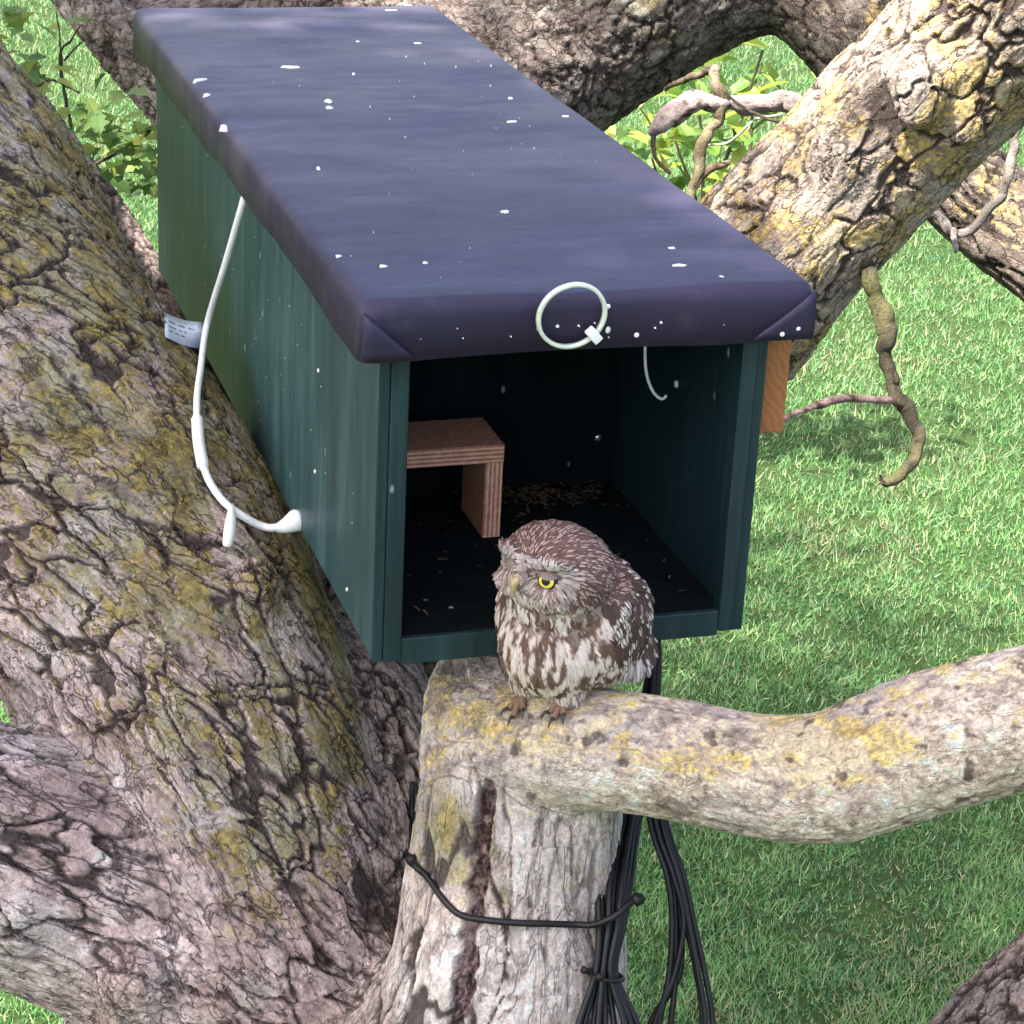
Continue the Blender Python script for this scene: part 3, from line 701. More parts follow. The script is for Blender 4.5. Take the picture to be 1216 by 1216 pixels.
twig([(862, 120, 3.5, 9), (852, 98, 3.5, 8), (846, 84, 3.55, 7), (820, 92, 3.6, 5), (790, 105, 3.7, 4)], (0.14, 0.11, 0.07), (0.27, 0.22, 0.15), seed=14)
twig([(935, 150, 3.45, 2.5), (905, 138, 3.45, 2.5), (880, 125, 3.45, 2.5), (860, 108, 3.45, 2)], (0.05, 0.04, 0.03), (0.1, 0.08, 0.06), seed=15)
twig([(930, 135, 3.46, 2.2), (900, 142, 3.46, 2), (880, 158, 3.46, 2), (862, 170, 3.47, 2), (842, 172, 3.48, 1.6)], (0.3, 0.27, 0.2), (0.42, 0.38, 0.3), seed=16)
twig([(905, 60, 3.6, 2), (898, 85, 3.6, 2), (890, 105, 3.6, 2)], (0.05, 0.05, 0.03), (0.09, 0.08, 0.06), seed=17)
twig([(778, 150, 3.5, 4), (776, 175, 3.5, 3), (782, 192, 3.5, 2.5), (796, 205, 3.5, 2.5)], (0.05, 0.04, 0.03), (0.1, 0.08, 0.06), seed=18)
twig([(1172, 150, 3.6, 3), (1178, 185, 3.6, 2.5), (1186, 175, 3.6, 2), (1200, 160, 3.6, 2)], (0.06, 0.06, 0.04), (0.12, 0.1, 0.07), seed=19)
# small dark twigs among the leaves on the far side of the trunk
twig([(95, 205, 4.0, 3), (72, 75, 4.0, 2.2), (84, 48, 4.0, 1.6), (96, 30, 4.0, 1.2)], (0.05, 0.045, 0.03), (0.1, 0.08, 0.05), seed=21)
twig([(73, 78, 4.0, 1.8), (70, 40, 4.0, 1.5), (66, 14, 4.0, 1)], (0.05, 0.045, 0.03), (0.1, 0.08, 0.05), seed=22)
twig([(76, 72, 4.0, 1.6), (95, 52, 4.0, 1.2), (105, 45, 4.0, 1)], (0.05, 0.045, 0.03), (0.1, 0.08, 0.05), seed=23)
TW_L1 = [(70, 220, 3.5, 4), (98, 203, 3.6, 3), (118, 192, 3.7, 2.6), (150, 175, 3.8, 2), (185, 150, 3.9, 1.5)]
twig(TW_L1, (0.08, 0.06, 0.04), (0.16, 0.12, 0.08), seed=24)
TW_L2 = [(-40, 130, 3.5, 4), (0, 105, 3.6, 3), (30, 110, 3.7, 2.5), (60, 95, 3.8, 2), (95, 110, 3.9, 1.5)]
twig(TW_L2, (0.08, 0.06, 0.04), (0.16, 0.12, 0.08), seed=25)

# leaves
def leaf_mesh(lobed, seed):
    r = random.Random(seed)
    if lobed:
        prof = [(0, 0), (0.20, 0.05), (0.42, 0.28), (0.28, 0.40), (0.52, 0.66), (0.24, 0.70), (0, 1.0)]
    else:
        prof = [(0, 0), (0.10, 0.12), (0.22, 0.35), (0.24, 0.55), (0.15, 0.8), (0, 1.0)]
    R = [(x + r.uniform(-.03, .03) * (x > 0), y) for x, y in prof]
    V, F = [], []
    def z(x, y): return 0.35 * x * 0.9 - 0.22 * y * y
    mid = [(0, y, z(0, y)) for _, y in R]
    V = list(mid); n = len(R)
    for s in (-1, 1):
        o = len(V); V += [(s * x, y, z(x, y)) for x, y in R]
        for i in range(n - 1):
            q = [i, i + 1, o + i + 1, o + i]
            F.append(q if s < 0 else q[::-1])
    me = bpy.data.meshes.new('leaf'); me.from_pydata(V, [], F); me.update()
    return me
def leaf_variants(lobed, cols):
    out = []
    for i, c in enumerate(cols):
        me = leaf_mesh(lobed, i)
        a = me.attributes.new('col', 'FLOAT_COLOR', 'POINT'); cc = np.ones((len(me.vertices), 4), np.float32); cc[:, :3] = c
        a.data.foreach_set('color', cc.ravel()); me.materials.append(M_LEAF); out.append(me)
    return out
LEAF_A = leaf_variants(True, [(0.17, 0.27, 0.07), (0.24, 0.33, 0.08), (0.11, 0.20, 0.05), (0.33, 0.37, 0.09), (0.22, 0.31, 0.12)])
LEAF_B = leaf_variants(False, [(0.14, 0.24, 0.04), (0.22, 0.30, 0.05), (0.10, 0.19, 0.04), (0.28, 0.33, 0.06)])
def put_leaf(me, P, size, rr):
    o = bpy.data.objects.new('leaf', me); COL.objects.link(o); o.parent = TREE
    o.location = Vector(P) - TREE.location
    o.rotation_euler = (rr.uniform(-0.9, 0.5), rr.uniform(-0.7, 0.7), rr.uniform(0, 6.28)); o.scale = (size,) * 3
rr = random.Random(5)
for (cx, cy, sx, sy, d0, n, sz) in [(140, 168, 42, 42, 3.8, 84, 0.046), (35, 90, 30, 42, 3.75, 26, 0.05), (165, 200, 22, 30, 3.85, 18, 0.042), (95, 150, 35, 25, 3.9, 16, 0.042), (30, 25, 30, 22, 3.9, 12, 0.05)]:
    for i in range(n):
        put_leaf(rr.choice(LEAF_A), U(cx + rr.gauss(0, sx * 0.7), cy + rr.gauss(0, sy * 0.7), d0 + rr.uniform(-0.15, 0.15)), sz * 0.78 * rr.uniform(0.6, 1.25), rr)
# leafy undergrowth seen between the limbs: a shrub standing on the lawn
def shrub(base, spots, label, name='shrub'):
    root = empty(name, base, label, 'shrub')
    B = np.array(base)
    for i, (p, n, sz, sp) in enumerate(spots):
        mid = (B + p) / 2 + np.array([rr.uniform(-.15, .15), rr.uniform(-.15, .15), 0.2])
        S = spline([np.append(B, 0.012), np.append(mid, 0.009), np.append(p, 0.004)], 0.05)
        me = tube_mesh('stem', S, 6, wob=0.2, seed=i)
        a = me.attributes.new('col', 'FLOAT_COLOR', 'POINT'); cc = np.ones((len(me.vertices), 4), np.float32); cc[:, :3] = (0.12, 0.09, 0.06); a.data.foreach_set('color', cc.ravel())
        link('stem', me, M_TWIG, root)
        for j in range(n):
            o = bpy.data.objects.new('leaf', rr.choice(LEAF_B)); COL.objects.link(o); o.parent = root
            q = np.array(p) + np.array([rr.gauss(0, sp), rr.gauss(0, sp), rr.gauss(0, sp)])
            o.location = Vector(q - B); o.rotation_euler = (rr.uniform(-0.9, 0.7), rr.uniform(-0.7, 0.7), rr.uniform(0, 6.28)); o.scale = (sz * rr.uniform(0.6, 1.3),) * 3
gz = onplane(820, 560, 2, GZ)
shrub((gz[0], gz[1], GZ), [(U(x, y, 8.6), n, 0.13, 0.13) for x, y, n in ((740, 170, 22), (775, 190, 20), (800, 160, 16), (830, 100, 18), (870, 150, 26), (895, 110, 16), (905, 75, 14), (850, 210, 18), (760, 230, 10), (880, 200, 14))],
      'leafy yellow-green shrub on the lawn behind the dead branch')

# crown of the tree, above the picture; unseen, its clumps shaped to shade box, trunk and lawn
def build_crown():
    cl = []
    r2 = np.random.default_rng(12)
    while len(cl) < 170:                     # boughs kept only where their shade meets box
        c = np.array([r2.uniform(-3.0, -0.6), r2.uniform(-1.6, 1.3), r2.uniform(2.35, 3.2)])
        g = c - SUN * ((c[2] - 0.15) / SUN[2])
        if g[1] > 1.22: continue
        if g[0] < 0.27 - 0.05 * max(0, g[1]) or (g[1] < -0.05 and g[0] < 0.75): cl.append((c, 0.24))
    for i in range(34):
        cl.append((np.array([-2.0, 3.2, 3.1]) + r2.normal(0, 1, 3) * np.array([0.7, 0.5, 0.3]), 0.32))
    for i in range(46):  # unseen clumps added to shade the lower lawn
        cl.append((np.array([-1.15, 2.05, 3.0]) + r2.normal(0, 1, 3) * np.array([0.42, 0.42, 0.2]), 0.30))
    Vs, Fs, Cs, off = [], [], [], 0
    for c, s in cl:
        n = 62
        p = c + r2.normal(0, s * 0.55, (n, 3))
        a = r2.uniform(0, 2 * np.pi, n); t = np.stack([np.cos(a), np.sin(a), r2.normal(-0.3, 0.4, n)], -1); t /= np.linalg.norm(t, axis=1)[:, None]
        b = np.cross(t, np.array([0, 0, 1.0]) + r2.normal(0, 0.35, (n, 3))); b /= np.linalg.norm(b, axis=1)[:, None]
        L = r2.uniform(0.07, 0.12, n)[:, None]
        quad = np.stack([p, p + t * L * 0.5 + b * L * 0.42, p + t * L, p + t * L * 0.5 - b * L * 0.42], 1)
        Vs.append(quad.reshape(-1, 3)); Fs.append(np.arange(n * 4).reshape(-1, 4) + off); off += n * 4
        Cs.append(np.repeat(np.array([0.08, 0.16, 0.03]) * r2.uniform(0.7, 1.4, (n, 1)), 4, axis=0))
    V = np.vstack(Vs); F = np.vstack(Fs); C = np.vstack(Cs)
    # keep clear of the view
    x, y, z = project(V[F].mean(1)); 
    ok = ~((z > 0) & (x > -250) & (x < 1466) & (y > -250) & (y < 1466))
    o = link('crown', np_mesh('crown', V, F[ok], C), M_LEAF, TREE, smooth=False); o['kind'] = 'stuff'
    for a, b, r in ((LIMBS['A'][-1], (-1.8, 0.1, 2.7), 0.10), (LIMBS['A'][-1], (-1.3, 2.6, 2.9), 0.09)):
        S = spline([np.append(a[:3], r), np.append((a[:3] + np.array(b)) / 2 + np.array([0, 0, .15]), r * 0.8), np.append(b, r * 0.4)], 0.06)
        me = tube_mesh('branch', S, 10, wob=0.15, seed=4)
        at = me.attributes.new('col', 'FLOAT_COLOR', 'POINT'); cc = np.ones((len(me.vertices), 4), np.float32); cc[:, :3] = (0.25, 0.2, 0.18); at.data.foreach_set('color', cc.ravel())
        link('branch', me, M_TWIG, TREE)
build_crown()
print('leaves', round(time.time() - T0, 1))

# ------------------------------------------------------------------ nest box
BOX = empty('nest_box', (0, 0.66, 0), 'long dark green plywood nest box with a dark purple rubber-covered lid', 'nest box')
HW, LEN, TH = 0.200, 1.358, 0.018
ztop = 0.366
def panel(name, lo, hi, mat, label=None, bev=0.0012):
    o = box_obj(name, lo, hi, mat, BOX, bev)
    if label: o['label'] = label
    return o
panel('side_panel', (-HW, 0.0, 0.0), (-HW + TH, LEN, ztop), M_PAINT, 'scuffed green side with pale specks')
panel('side_panel', (HW - TH, 0.0, 0.0), (HW, LEN, ztop), M_PAINT_EDGE)  # darker paint copy, shade of the inner wall put into its colour
panel('floor_panel', (-HW + TH + .0005, 0.003, -0.004), (HW - TH - .0005, LEN - TH - .0005, 0.020), M_PAINT_SHADE)
panel('back_panel', (-HW + TH + .0005, LEN - TH, 0.001), (HW - TH - .0005, LEN - 0.001, ztop), M_PAINT)
part_o = panel('partition', (-HW + TH + .0005, 0.365, 0.0205), (HW - TH - .0005, 0.377, ztop), M_PAINT_SHADE, 'dark inner wall dividing the box')
# the exposed front edges: painted end strips, floor sill
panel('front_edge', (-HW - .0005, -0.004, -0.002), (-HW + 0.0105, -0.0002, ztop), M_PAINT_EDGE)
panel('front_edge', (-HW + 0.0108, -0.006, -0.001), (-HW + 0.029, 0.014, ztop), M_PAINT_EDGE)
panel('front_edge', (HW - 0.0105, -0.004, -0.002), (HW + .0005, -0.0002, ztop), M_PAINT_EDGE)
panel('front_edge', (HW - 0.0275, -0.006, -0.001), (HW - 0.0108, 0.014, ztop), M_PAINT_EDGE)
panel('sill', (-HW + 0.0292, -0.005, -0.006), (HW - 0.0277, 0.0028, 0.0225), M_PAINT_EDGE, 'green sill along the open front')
bat = panel('batten', (HW + 0.0004, 0.012, 0.212), (HW + 0.0335, 0.62, 0.331), M_BATTEN, 'bare orange wooden batten on the side', 0.002)
# plywood baffle
zsh = onplane(597, 528, 1, 0.231)[2]
sh = panel('shelf', (-HW + TH + .001, 0.231, zsh - 0.021), (0.0035, 0.318, zsh), M_PLY_H, 'pinkish bare plywood shelf inside', 0.0008)
ug = panel('upright', (-0.0175, 0.2313, 0.0202), (0.0030, 0.3177, zsh - 0.0212), M_PLY_V, 'pinkish bare plywood upright', 0.0008)
# litter on the floor
def litter():
    r2 = np.random.default_rng(3); n = 330
    Vs, Fs, off = [], [], 0
    for i in range(n):
        if i < 280: p = np.array([r2.normal(0.08, 0.045), r2.normal(0.335, 0.022), 0])
        else: p = np.array([r2.uniform(-0.16, 0.17), r2.uniform(0.03, 0.35), 0])
        if p[1] > 0.36 or abs(p[0]) > 0.178: continue
        p[2] = 0.021 + r2.random() * (0.006 if i < 280 else 0.001)
        a = r2.uniform(0, 6.28); L = r2.uniform(0.001, 0.006); w = r2.uniform(0.0006, 0.0016)
        t = np.array([math.cos(a), math.sin(a), r2.normal(0, 0.25)]) * L; b = np.array([-math.sin(a), math.cos(a), 0]) * w; u = np.array([0, 0, w])
        q = np.array([p - t - b, p - t + b, p + t + b * .5, p + t - b * .5, p + u])
        Vs.append(q); Fs += [(0 + off, 1 + off, 4 + off), (1 + off, 2 + off, 4 + off), (2 + off, 3 + off, 4 + off), (3 + off, 0 + off, 4 + off)]; off += 5
    o = link('litter', np_mesh('litter', np.vstack(Vs), np.array(Fs)), M_DEBRIS, BOX, smooth=False); o['kind'] = 'stuff'
litter()
# lid
LX0, LX1, LY0, LY1, LZ0, LZ1 = -0.2295, 0.2295, -0.0425, 1.3887, 0.3326, 0.3886
def build_lid():
    bm = bmesh.new()
    box_bm(bm, (LX0, LY0, LZ0), (LX1, LY1, LZ1), 0)
    bot = [f for f in bm.faces if f.normal.z < -0.5]
    bmesh.ops.delete(bm, geom=bot, context='FACES')
    top_e = [e for e in bm.edges if not e.is_boundary]
    bmesh.ops.bevel(bm, geom=top_e, offset=0.015, segments=5, affect='EDGES', profile=0.55)
    bmesh.ops.subdivide_edges(bm, edges=[e for e in bm.edges if e.calc_length() > 0.1], cuts=46, use_grid_fill=True)
    bmesh.ops.triangulate(bm, faces=[f for f in bm.faces if len(f.verts) > 4])
    me = bm_mesh('lid', bm)
    P = np.empty(len(me.vertices) * 3, np.float32); me.vertices.foreach_get('co', P); P = P.reshape(-1, 3)
    n1 = fbm(P * np.array([5, 3.2, 6]), 61, 3) - 0.5; n2 = fbm(P * np.array([14, 14, 22]), 62, 3) - 0.5
    inside = np.clip((LZ1 - P[:, 2]) / 0.056, 0, 1)
    P[:, 2] += np.where(inside < 0.1, 0.006 * n1 + 0.0015 * n2, 0.004 * n2 * (1 - inside)) + np.where(inside > 0.9, 0.006 * (fbm(P * np.array([9, 9, 1]), 63, 2) - 0.5), 0)
    # skirt bellies slightly and the lower hem swings out
    cx = (LX0 + LX1) / 2
    sidef = np.clip((np.abs(P[:, 0] - cx) - 0.215) / 0.0145, 0, 1); frontf = np.clip((LY0 + 0.0145 - P[:, 1]) / 0.0145, 0, 1)
    P[:, 0] += np.sign(P[:, 0]) * sidef * inside * (0.006 * n1 + 0.004 * n2)
    P[:, 1] -= frontf * inside * (0.010 * n1 + 0.005 * n2)
    me.vertices.foreach_set('co', P.ravel()); me.update()
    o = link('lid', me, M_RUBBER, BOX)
    o['label'] = 'dark purple rubber sheet folded over the lid, spattered with droppings'
    sm = o.modifiers.new('thick', 'SOLIDIFY'); sm.thickness = 0.003; sm.offset = -1
    return o
LID = build_lid()
box_obj('lid_board', (LX0 + 0.006, LY0 + 0.006, 0.3675), (LX1 - 0.006, LY1 - 0.006, 0.380), M_PAINT_SHADE, LID, 0.002)
# folded rubber corners
def tri_flap(pts, nrm, th=0.0035):
    bm = bmesh.new(); n = Vector(nrm) * th
    k = 6; a, b, c = [Vector(p) for p in pts]
    vs = {}
    for i in range(k + 1):
        for j in range(k + 1 - i):
            q = a + (b - a) * (i / k) + (c - a) * (j / k)
            vs[i, j] = bm.verts.new(q + n * (0.6 + 0.9 * math.sin(math.pi * (i + j) / k)))
    for i in range(k):
        for j in range(k - i):
            bm.faces.new((vs[i, j], vs[i + 1, j], vs[i, j + 1]))
            if i + j < k - 1: bm.faces.new((vs[i + 1, j], vs[i + 1, j + 1], vs[i, j + 1]))
    r = bmesh.ops.extrude_face_region(bm, geom=list(bm.faces))
    for v in [g for g in r['geom'] if isinstance(g, bmesh.types.BMVert)]: v.co -= n * 1.5
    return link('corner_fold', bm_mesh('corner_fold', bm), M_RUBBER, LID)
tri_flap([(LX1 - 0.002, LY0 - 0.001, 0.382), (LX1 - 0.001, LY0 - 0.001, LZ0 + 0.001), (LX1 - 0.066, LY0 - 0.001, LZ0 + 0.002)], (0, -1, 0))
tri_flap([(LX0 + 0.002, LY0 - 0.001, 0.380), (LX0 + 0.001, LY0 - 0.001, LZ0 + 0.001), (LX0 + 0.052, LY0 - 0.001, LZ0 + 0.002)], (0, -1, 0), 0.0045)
# droppings on the lid
def dropping(px, py, w, h, ang=0.0, seed=0, z=LZ1):
    P = onplane(px, py, 2, z)
    r = random.Random(seed + int(px)); n = 14
    sx = w * 0.0012; sy = h * 0.0012 * 1.9
    bm = bmesh.new(); c = bm.verts.new((0, 0, 0.0022)); ring = []
    for i in range(n):
        a = 2 * math.pi * i / n; k = r.uniform(0.55, 1.15)
        ring.append((bm.verts.new((math.cos(a) * sx * k * 0.6, math.sin(a) * sy * k * 0.6, 0.0015)), bm.verts.new((math.cos(a) * sx * k, math.sin(a) * sy * k, -0.006))))
    for i in range(n):
        a, b = ring[i], ring[(i + 1) % n]
        bm.faces.new((c, a[0], b[0])); bm.faces.new((a[0], a[1], b[1], b[0]))
    R = Matrix.Rotation(ang, 4, 'Z'); bm.transform(Matrix.Translation(Vector(P)) @ R)
    link('dropping', bm_mesh('dropping', bm), M_DROP, LID)
for i, (x, y, w, h, a) in enumerate([(238, 95, 13, 3, 0.5), (246, 113, 5, 2.5, 0.9), (345, 80, 20, 3.0, -0.15), (390, 120, 6, 5, 0), (391, 128, 6, 3, 0), (600, 252, 7, 3, 0), (798, 296, 6, 3, 0.1), (806, 316, 10, 3.0, -0.1), (672, 139, 6, 3.4, 0), (496, 52, 8, 2.5, 0), (606, 117, 5, 2, 0), (425, 50, 4, 2, 0), (608, 145, 11, 1.4, 0.1), (857, 330, 4, 2.4, 0), (505, 313, 3.5, 2, 0), (465, 13, 13, 1.0, 0), (266, 150, 4, 2.5, 0.9), (402, 305, 4, 2.5, .5), (455, 317, 6, 3, 0.2), (378, 200, 3, 2, 0), (420, 88, 3, 2, 0)]):
    dropping(x, y, w, h, a, i)
def specks():
    r2 = np.random.default_rng(8); Vs, Fs, off = [], [], 0
    n = 46
    for i in range(n):
        p = np.array([r2.uniform(LX0 + .02, LX1 - .02), r2.uniform(LY0 + .03, LY1 - .05), LZ1 + 0.0004]); s = r2.uniform(0.0006, 0.0022) * (1 + (r2.random() < .1))
        a = np.linspace(0, 2 * np.pi, 6, endpoint=False); k = r2.uniform(0.6, 1.2, 6)
        ring = p + np.stack([np.cos(a) * s * k, np.sin(a) * s * k * 1.5, np.full(6, -0.004)], -1)
        Vs.append(np.vstack([p + [0, 0, 0.0012], ring])); Fs += [(off, off + 1 + j, off + 1 + (j + 1) % 6) for j in range(6)]; off += 7
    for i in range(46):      # on the left side and the front skirt
        if i < 34: c = np.array([-HW, r2.uniform(0.02, 1.2), r2.uniform(0.03, 0.30)]); n_ = np.array([-1, 0, 0.]); t1 = np.array([0, 1., 0]); t2 = np.array([0, 0, 1.])
        else: c = np.array([r2.uniform(-0.2, 0.2), LY0 - 0.003, r2.uniform(0.338, 0.372)]); n_ = np.array([0, -1., 0]); t1 = np.array([1., 0, 0]); t2 = np.array([0, 0, 1.])
        s = r2.uniform(0.0008, 0.0022); a = np.linspace(0, 2 * np.pi, 6, endpoint=False)
        ring = c - n_ * 0.004 + np.cos(a)[:, None] * t1 * s + np.sin(a)[:, None] * t2 * s * (2.2 if i < 34 else 1)
        Vs.append(np.vstack([c + n_ * 0.0012, ring])); Fs += [(off, off + 1 + j, off + 1 + (j + 1) % 6) for j in range(6)]; off += 7
    o = link('speck', np_mesh('speck', np.vstack(Vs), np.array(Fs)), M_DROP, BOX, smooth=False); o['kind'] = 'stuff'
specks()
def screw(P, nrm, r, mat, parent):
    bm = bmesh.new(); bmesh.ops.create_uvsphere(bm, u_segments=12, v_segments=8, radius=r)
    for v in bm.verts: v.co.z *= 0.55
    bm.transform(Matrix.Translation(Vector(P)) @ Vector(nrm).to_track_quat('Z', 'Y').to_matrix().to_4x4())
    return link('screw', bm_mesh('screw', bm), mat, parent)
for (x, y) in ((948, 390), (929, 397), (722, 392), (722, 364), (756, 398)):
    screw(onplane(x, y, 1, LY0 - 0.0045), (0, -1, 0), 0.0026, M_WHITE, LID)
screw(onplane(710, 520, 1, 0.364), (0, -1, 0), 0.0048, M_SCREW, BOX)['label'] = 'shiny round screw head on the inner wall'
screw(onplane(803, 456, 0, HW - TH - 0.001), (-1, 0, 0), 0.0042, M_WHITE, BOX)
for (x, y) in ((374, 560), (378, 440), (412, 700)):
    screw(onplane(x, y, 0, -HW - 0.0006), (-1, 0, 0), 0.0024, M_WHITE, BOX)
print('box', round(time.time() - T0, 1))

# ------------------------------------------------------------------ cables and ties
def cable(name, P, r, mat, parent, seg=10):
    P = np.asarray(P, float); S = spline(np.hstack([P, np.full((len(P), 1), r)]), 0.006)
    return link(name, tube_mesh(name, S, seg), mat, parent)
WC = empty('camera_cable', tuple(onplane(352, 620, 0, -0.205)), 'white cable with a paper label hanging down the green side of the nest box', 'cable')
def wpt(x, y, X, lift=0.018):
    p = onplane(x, y, 0, X); q = surf(x, y, lift, 9.0)
    return q if np.linalg.norm(q - CAM) < np.linalg.norm(p - CAM) else p
main = [wpt(291, 232, -0.214), wpt(288, 242, -0.224), wpt(268, 312, -0.236), wpt(246, 385, -0.246), wpt(238, 440, -0.252, .03), wpt(234, 472, -0.255, .03), wpt(234, 500, -0.258, .02)]
cable('cable', main, 0.0042, M_WHITE, WC)
cable('ferrule', [wpt(234, 498, -0.258), wpt(236, 525, -0.259), wpt(241, 553, -0.259)], 0.0072, M_WHITE, WC, 14)
low = [wpt(241, 552, -0.259), wpt(250, 574, -0.258), wpt(267, 597, -0.255), wpt(290, 614, -0.246), wpt(315, 626, -0.232), wpt(334, 626, -0.220)]
cable('cable', low, 0.0046, M_WHITE, WC)
S = spline([np.append(wpt(330, 627, -0.222), 0.0055), np.append(wpt(340, 624, -0.214), 0.009), np.append(wpt(350, 619, -0.205), 0.0125), np.append(wpt(354, 617, -0.201), 0.0128)], 0.004)
link('plug', tube_mesh('plug', S, 14), M_WHITE, WC)['label'] = 'white cone-shaped grommet against the box side'
S = spline([np.append(wpt(275, 603, -0.256), 0.0035), np.append(wpt(274, 618, -0.262), 0.0062), np.append(wpt(272, 636, -0.264), 0.0068), np.append(wpt(270, 647, -0.264), 0.0055)], 0.004)
link('connector', tube_mesh('connector', S, 12), M_WHITE, WC)
# paper label folded round the cable
def flag(a, b, c, d, bend=0.006, th=0.0008):
    bm = bmesh.new(); A, B, C, D = [np.array(q) for q in (a, b, c, d)]; n = np.cross(B - A, D - A); n /= np.linalg.norm(n)
    grid = []
    for s in range(2):
        g = []
        for i in range(9):
            t = i / 8; row = []
            for j in range(4):
                u = j / 3; p = (A * (1 - t) + B * t) * (1 - u) + (D * (1 - t) + C * t) * u + n * (bend * math.sin(t * 2.6) + (th if s else 0))
                row.append(bm.verts.new(p))
            g.append(row)
        for i in range(8):
            for j in range(3):
                q = (g[i][j], g[i + 1][j], g[i + 1][j + 1], g[i][j + 1]); bm.faces.new(q if s else q[::-1])
        grid.append(g)
    G0, G1 = grid
    edge = [(i, 0) for i in range(9)] + [(8, j) for j in range(1, 4)] + [(i, 3) for i in range(7, -1, -1)] + [(0, j) for j in range(2, 0, -1)]
    for k in range(len(edge)):
        (i, j), (i2, j2) = edge[k], edge[(k + 1) % len(edge)]
        bm.faces.new((G0[i][j], G0[i2][j2], G1[i2][j2], G1[i][j]))
    return bm, n
qa, qb, qc, qd = wpt(195, 371, -0.285, .024), wpt(246, 379, -0.244), wpt(241, 410, -0.246), wpt(196, 399, -0.286, .024)
bm, fn = flag(qa, qb, qc, qd)
lab = link('label_tag', bm_mesh('label_tag', bm), M_TAG, WC); lab['label'] = 'pale blue paper label folded round the cable'
def on_flag(t, u, lift):
    A, B, C, D = qa, qb, qc, qd
    return (A * (1 - t) + B * t) * (1 - u) + (D * (1 - t) + C * t) * u + fn * (0.006 * math.sin(t * 2.6)) + fn * lift
side = 1 if fn @ (CAM - qa) > 0 else -1
for (u, t0, t1) in ((0.28, 0.10, 0.72), (0.48, 0.10, 0.80), (0.66, 0.10, 0.50)):
    bm = bmesh.new(); vs = []
    lift = 0.0013 if side > 0 else -0.0006
    for i in range(9):
        t = t0 + (t1 - t0) * i / 8
        vs.append((bm.verts.new(on_flag(t, u, lift)), bm.verts.new(on_flag(t, u + 0.06, lift))))
    for i in range(8):
        if i in (2, 5): continue
        bm.faces.new((vs[i][0], vs[i + 1][0], vs[i + 1][1], vs[i][1]))
    link('printed_line', bm_mesh('printed_line', bm), M_TAGINK, lab)

# pale cable tie ring on the front of the lid
RT = empty('cable_tie', tuple(onplane(680, 375, 1, LY0 - 0.005)), 'pale nylon cable tie closed in a ring on the lid front', 'cable tie')
ringc = onplane(679, 375, 1, LY0 - 0.008)
bm = bmesh.new(); segs = 56
rows = []
for i in range(segs):
    a = 2 * math.pi * i / segs; rad = 0.0325 * (1 + 0.02 * math.sin(2 * a + 1))
    row = []
    for (dr, dy) in ((-0.0016, -0.0032), (0.0016, -0.0032), (0.0022, 0.002), (-0.0022, 0.002)):
        row.append(bm.verts.new((ringc[0] + math.cos(a) * (rad + dr), ringc[1] + dy - 0.004 * math.sin(a), ringc[2] + math.sin(a) * (rad + dr))))
    rows.append(row)
for i in range(segs):
    for j in range(4):
        bm.faces.new((rows[i][j], rows[(i + 1) % segs][j], rows[(i + 1) % segs][(j + 1) % 4], rows[i][(j + 1) % 4]))
link('loop', bm_mesh('loop', bm), M_TIE, RT)
hc = onplane(705, 398, 1, LY0 - 0.010)
bm = bmesh.new(); box_bm(bm, (-0.0048, -0.004, -0.0082), (0.0048, 0.004, 0.0082), 0.0012)
bm.transform(Matrix.Translation(Vector(hc)) @ Matrix.Rotation(math.radians(-42), 4, 'Y'))
link('tie_head', bm_mesh('tie_head', bm), M_WHITE, RT)
screw(onplane(722, 392, 1, LY0 - 0.006), (0.6, -1, 0), 0.0035, M_TIE, RT)

HK = empty('wire_hook', tuple(onplane(766, 405, 1, 0.15)), 'thin white wire hooking down from under the lid inside the box', 'wire')
cable('wire', [onplane(768, 390, 1, 0.15), onplane(766, 418, 1, 0.15), onplane(768, 445, 1, 0.15), onplane(776, 466, 1, 0.15), onplane(786, 474, 1, 0.15), onplane(791, 470, 1, 0.15)], 0.0017, M_WHITE, HK)

# black cables hanging from under the box beside the stem
def bundle(label, paths, group=None):
    top = paths[0][0]
    root = empty('cable_bundle', tuple(U(*top[:3])), label, 'cables')
    for p in paths:
        r = p[0][3]
        cable('cable', [U(a, b, d) for a, b, d, *_ in p], r, M_BLACK, root, 8)
    return root
r1 = random.Random(4); paths = []
for i in range(9):
    o = (i - 4); dz = 0.006 * (i % 3)
    spread = o * 9.0 + r1.uniform(-5, 5)
    paths.append([(776 + o * 1.2, 742, 2.50 + dz, 0.0036), (776 + o * 1.5, 800, 2.50 + dz), (762 + o * 3.2, 900, 2.50 + dz), (742 + o * 4.2, 975, 2.46 + dz), (730 + o * 5.0, 1040, 2.42 + dz), (726 + o * 3.6, 1100, 2.40 + dz), (719 + o * 3.0, 1155, 2.395 + dz), (722 + spread * 0.9, 1216, 2.39 + dz), (726 + spread * 1.6, 1300, 2.38 + dz), (715 + spread * 1.9, 1420, 2.38 + dz), (690 + spread, 1560, 2.40 + dz)])
CB = bundle('thick bundle of black cables strapped to the pale stem', paths)
paths2 = []
